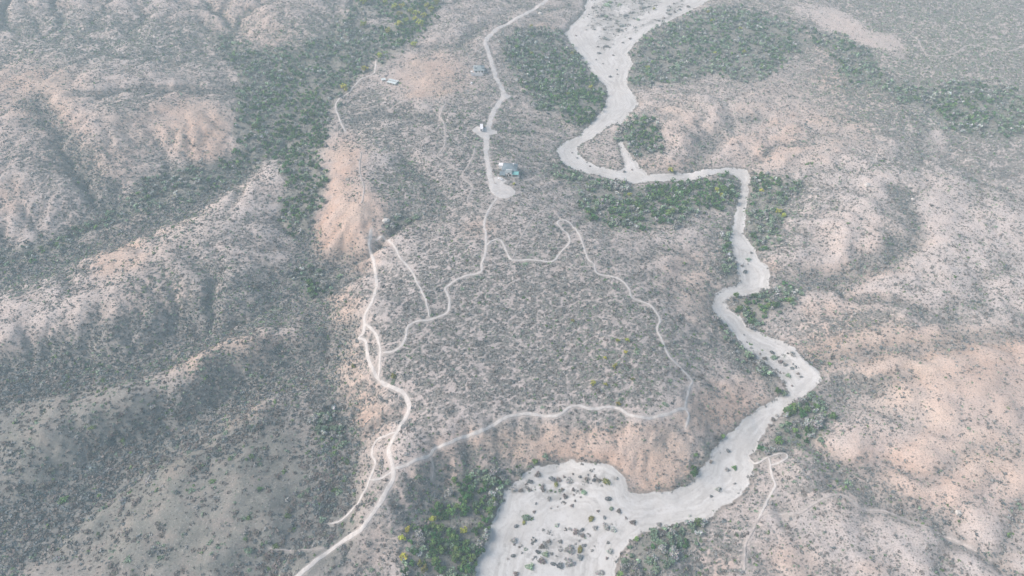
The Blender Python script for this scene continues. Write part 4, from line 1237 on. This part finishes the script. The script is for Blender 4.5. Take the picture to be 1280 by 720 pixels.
# the house with the slate roofs by the end of the road
t = root_at('grey_roofed_house', 637.5, 214, 'white walled house with dark slate roofs and teal terrace canopy by the road loop', 'house', math.radians(-6))
part('wall', lambda b: bx(b, -6, 5.5, -4, 5.5, -1.2, 3.1), M_WHITE, t)
part('roof', lambda b: hip(b, -6, 5.5, -4, 5.5, 3.1, 2.0), M_ROOF, t)
part('gable_wing', lambda b: bx(b, -2.6, 2.2, -8.2, -4.01, -1.2, 4.2), M_WHITE, t)
part('wing_roof', lambda b: hip(b, -2.6, 2.2, -8.2, -5.0, 4.2, .7, .25), M_ROOFG, t)
part('stair_block', lambda b: (bx(b, -9.4, -6.02, 1.2, 5.0, -1.2, 3.6), bx(b, -9.5, -5.9, 1.1, 5.1, 3.6, 3.85)), M_WHITE, t)
part('terrace_canopy', lambda b: bx(b, 2.5, 7.6, -8.6, -4.1, 2.75, 2.9), M_TEAL, t)
for a, c in ((2.8, -8.4), (7.4, -8.4), (7.4, -4.4)): part('canopy_post', post_fn(a, c, 2.75), M_WHITE, t)
part('terrace', lambda b: bx(b, 2.3, 8.4, -9.4, -4.02, -1.2, .18), M_CONC, t)
part('carport_roof', lambda b: bx(b, -7.6, -2.9, -10.2, -4.6, 2.5, 2.66), M_ROOF, t)
for a, c in ((-7.4, -10), (-7.4, -5), (-3.1, -10)): part('carport_post', post_fn(a, c, 2.5), M_WOOD, t)
window(t, .9, -8.2, 1.0, 1.4, 1.5); window(t, -.2, -8.2, 2.9, 1.2, .7); door(t, -1.4, -8.2, 0); window(t, -4.6, -4, 1.0, 1.4, 1.3); window(t, 5.5, 1.5, 1.0, 1.8, 1.3, 'right'); window(t, -9.4, 3, 1.2, 1.2, 1.2, 'left'); window(t, -6, -1.5, 1, 1.6, 1.3, 'left')
part('chimney', lambda b: (bx(b, 2.2, 3.0, 1.6, 2.4, 3.6, 6.0), bx(b, 2.1, 3.1, 1.5, 2.5, 6.0, 6.15)), M_WHITE, t)

# the house half way up the road
t = root_at('hip_roofed_house', 598.5, 89.5, 'small house with weathered grey roof and white front parapet left of the road', 'house', math.radians(4))
part('wall', lambda b: bx(b, -4.6, 5.2, -4.4, 5.4, -1.2, 3.0), M_WHITE, t)
part('roof', lambda b: hip(b, -4.6, 5.2, -4.4, 5.4, 3.0, 2.9, .5, .42), M_ROOFG, t)
for s in (-1, 1):
    d = part('dormer', lambda b, s=s: (bx(b, .3 + s * 3.4 - 1.0, .3 + s * 3.4 + 1.0, -2.6, .6, 3.3, 4.7), bx(b, .3 + s * 3.4 - 1.2, .3 + s * 3.4 + 1.2, -2.85, .8, 4.7, 4.85)), M_ROOF, t)
    part('pane', lambda b, s=s: bx(b, .3 + s * 3.4 - .8, .3 + s * 3.4 + .8, -2.66, -2.612, 3.9, 4.55), M_GLASS, d)
part('parapet', lambda b: bx(b, -6.2, 3.2, -9.2, -8.8, -1.4, 3.3), M_WHITE, t)
part('porch_pillar', lambda b: (bx(b, -7.9, -6.22, -9.6, -7.9, -1.4, 4.6), bx(b, -8.1, -6.1, -9.8, -7.7, 4.6, 4.85)), M_WHITE, t)
part('terrace', lambda b: bx(b, -6.2, 4.2, -8.78, -4.42, -1.2, .12), M_CONC, t)
window(t, -2.6, -4.4, 1.0, 1.5, 1.3); window(t, 3.2, -4.4, 1.0, 1.5, 1.3); door(t, .4, -4.4, .12); window(t, 5.2, 1.0, 1.0, 1.6, 1.3, 'right'); window(t, -4.6, 1.0, 1.0, 1.6, 1.3, 'left')


def corrugated(x0, x1, y0, y1, z0, z1, n=26):
    """monopitch corrugated sheet rising from y0 to y1"""
    def fn(b):
        rows = []
        for f in (0, 1):
            rows.append([b.verts.new((x0 + (x1 - x0) * i / n, y0 + (y1 - y0) * f, z0 + (z1 - z0) * f + (.05 if i % 2 else 0))) for i in range(n + 1)])
        fs = [b.faces.new((rows[0][i], rows[0][i + 1], rows[1][i + 1], rows[1][i])) for i in range(n)]
        g = bmesh.ops.extrude_face_region(b, geom=fs)
        for v in g['geom']:
            if isinstance(v, bmesh.types.BMVert): v.co.z -= .1
    return fn


t = root_at('tin_shed', 491, 104, 'long shed under two pale tin roof sheets at the edge of the wooded valley', 'shed', math.radians(-24))
part('wall', lambda b: bx(b, -5.6, 5.6, -4.0, 3.4, -1.5, 1.9), M_CONC, t)
part('roof_sheet', corrugated(-6, 6, -.1, 3.8, 2.5, 2.1), M_TIN, t)
part('roof_sheet', corrugated(-5, 6.2, -4.5, -.9, 2.0, 2.4), M_TIN, t)
door(t, 0, -4.0, -.2, 2.0, 1.9); window(t, -3.4, -4.0, .4, 1.2, .9); window(t, 3.4, -4.0, .4, 1.2, .9)
t = root_at('lean_to', 479.5, 101, 'small lean-to with a pale tin roof left of the long shed', 'shed', math.radians(12), r=2)
part('wall', lambda b: bx(b, -1.7, 1.7, -1.2, 1.6, -1, 1.7), M_CONC, t)
part('roof_sheet', corrugated(-2.4, 2.4, -1.8, 2.0, 1.72, 2.2, 14), M_TIN, t)
door(t, .4, -1.2, -.1, .9, 1.7)

# the white trailer in its yard
t = root_at('white_trailer', 602, 164.5, 'white boxy trailer parked end-on in the cleared roadside yard', 'trailer', math.radians(2), r=3)
part('body', lambda b: bx(b, -1.6, 1.6, -.5, 9.2, .55, 3.3, .14), M_PAINT, t)
part('roof_rail', lambda b: (bx(b, -1.5, -1.4, -.2, 8.9, 3.31, 3.39), bx(b, 1.4, 1.5, -.2, 8.9, 3.31, 3.39)), M_PAINT, t)
for yy_ in (1.2, 4.2, 7.0): window(t, 1.6, yy_, 1.6, 1.1, .8, 'right')
window(t, 0, -.5, 1.6, 1.5, .8); part('door', lambda b: bx(b, -1.66, -1.602, 2.6, 3.4, .7, 2.7), M_TIN, t)
for s in (-1, 1):
    for yy_ in (3.6, 4.7):
        wl_ = part('wheel', lambda b, s=s, yy_=yy_: cyl(b, (s * 1.45, yy_, .35), .38, .26, 'X'), M_RUBBER, t)
        part('rim', lambda b, s=s, yy_=yy_: cyl(b, (s * 1.59, yy_, .35), .2, .03, 'X'), M_TIN, wl_)
part('hitch', lambda b: (bx(b, -.06, .06, -2.0, -.5, .5, .62), cyl(b, (0, -1.9, .2), .05, .9)), M_CONC, t)

# the white tank below the hip roofed house
t = root_at('water_tank', 589.5, 105, 'small white round water tank standing in scrub below the parapet house', 'tank', r=1)
part('tank_shell', lambda b: (cyl(b, (0, 0, .9), 1.15, 2.2), cyl(b, (0, 0, 2.2), 1.15, .4, r2=.35)), M_PAINT, t, smooth_=False)
part('lid', lambda b: cyl(b, (0, 0, 2.45), .38, .12), M_CONC, t)

# the white car
t = root_at('white_pickup', 625, 224.3, 'white pickup truck parked in front of the carport', 'pickup', math.radians(62), r=1)
part('body', lambda b: (bx(b, -.9, .9, -2.6, -1.2, .45, .98, .08), bx(b, -.9, .9, -1.22, .7, .45, 1.02, .06), bx(b, -.9, .9, .68, 2.6, .45, .7, .05), bx(b, -.9, -.78, .7, 2.6, .68, 1.05), bx(b, .78, .9, .7, 2.6, .68, 1.05), bx(b, -.9, .9, 2.5, 2.62, .6, 1.05)), M_PAINT, t)
part('cab', lambda b: bx(b, -.76, .76, -1.0, .55, 1.0, 1.62, .16), M_PAINT, t)
part('windscreen', lambda b: bx(b, -.66, .66, -1.03, -1.003, 1.1, 1.48), M_GLASS, t)
for s in (-1, 1):
    part('side_window', lambda b, s=s: bx(b, *sorted((s * .763, s * .785)), -.75, .35, 1.12, 1.48), M_GLASS, t)
    part('headlight', lambda b, s=s: bx(b, s * .65 - .14, s * .65 + .14, -2.63, -2.602, .7, .84), M_TIN, t)
    for yy_ in (-1.75, 1.65):
        wl_ = part('wheel', lambda b, s=s, yy_=yy_: cyl(b, (s * .82, yy_, .34), .36, .24, 'X'), M_RUBBER, t)
        part('rim', lambda b, s=s, yy_=yy_: cyl(b, (s * .95, yy_, .34), .2, .03, 'X'), M_TIN, wl_)

# pale rocks
for px, py, rr, lb in ((482.5, 276, 3.4, 'large pale rock outcrop by the hollow at the left mesa rim'), (1084, 231.5, 3.0, 'pale boulder alone on the right hillside below the wooded belt'),
                       (1141, 249, 1.7, 'small pale boulder right of the bigger one on the right hillside'), (1198, 641, 2.0, 'pale boulder on the peach hillside at lower right'), (675, 17, 3.2, 'pinkish pale rock beside the road at the top')):
    gx, gy, gz = ground_at(px, py)
    bm = bmesh.new(); bmesh.ops.create_icosphere(bm, subdivisions=3, radius=1)
    for v in bm.verts:
        k = 1 + .28 * float(perlin(v.co.x * 1.3 + px, v.co.y * 1.3 + v.co.z, 9)) + .14 * float(perlin(v.co.x * 3 + px, v.co.y * 3 + v.co.z * 2, 8))
        v.co = Vector((v.co.x * rr * k, v.co.y * rr * k * .85, v.co.z * rr * .5 * k))
    me = bpy.data.meshes.new('pale_boulder'); bm.to_mesh(me); bm.free()
    o = link('pale_boulder', me, M_ROCK, None, label=lb, cat='boulder', group='pale rocks'); o.location = (gx[0], gy[0], gz[0] + .1 * rr); o.rotation_euler = (0, 0, random.uniform(0, 6))

# ------------------------------------------------------------------ haze, sky, sun
def haze():
    m, N, L = new_mat('haze_air')
    o = N.new('ShaderNodeOutputMaterial'); v = N.new('ShaderNodeVolumeScatter')
    v.inputs['Color'].default_value = (.70, .93, 1.0, 1); v.inputs['Density'].default_value = .00033; v.inputs['Anisotropy'].default_value = .0
    L.new(v.outputs[0], o.inputs['Volume'])
    x0, x1, y0, y1, z0, z1 = -5000, 5000, -2500, 8000, -150, 520
    Vh = [(x0,y0,z0),(x1,y0,z0),(x1,y1,z0),(x0,y1,z0),(x0,y0,z1),(x1,y0,z1),(x1,y1,z1),(x0,y1,z1)]
    Fh = [(0,3,2,1),(4,5,6,7),(0,1,5,4),(1,2,6,5),(2,3,7,6),(3,0,4,7)]
    link('haze', mesh_from('haze', Vh, Fh), m, kind='stuff', label='thin bluish haze hanging over the hills', cat='haze')


haze()
SUN_EL, SUN_AZ = math.radians(38), math.radians(-93)      # azimuth from +Y, negative = left of the view
w = bpy.data.worlds.new('World'); S.world = w; w.use_nodes = True
N, L = w.node_tree.nodes, w.node_tree.links
bg = N['Background']
sky = N.new('ShaderNodeTexSky'); sky.sky_type = 'NISHITA'; sky.sun_disc = False
sky.sun_elevation = SUN_EL; sky.sun_rotation = SUN_AZ; sky.air_density = 1.0; sky.dust_density = 1.0; sky.ozone_density = 1.0
L.new(sky.outputs[0], bg.inputs[0]); bg.inputs[1].default_value = .15
sl = bpy.data.lights.new('sun', 'SUN'); so_ = bpy.data.objects.new('sun', sl); C.objects.link(so_)
sl.energy = 4.8; sl.angle = math.radians(42); sl.color = (1.0, .97, .915)
sdv = Vector((math.sin(SUN_AZ) * math.cos(SUN_EL), math.cos(SUN_AZ) * math.cos(SUN_EL), math.sin(SUN_EL)))
so_.rotation_euler = (-sdv).to_track_quat('-Z', 'Y').to_euler()

S.render.engine = 'CYCLES'
S.cycles.use_denoising = True
S.cycles.max_bounces = 4
S.cycles.volume_bounces = 1
S.cycles.diffuse_bounces = 2
S.view_settings.view_transform = 'Standard'; S.view_settings.look = 'None'; S.view_settings.exposure = 0; S.view_settings.gamma = 1
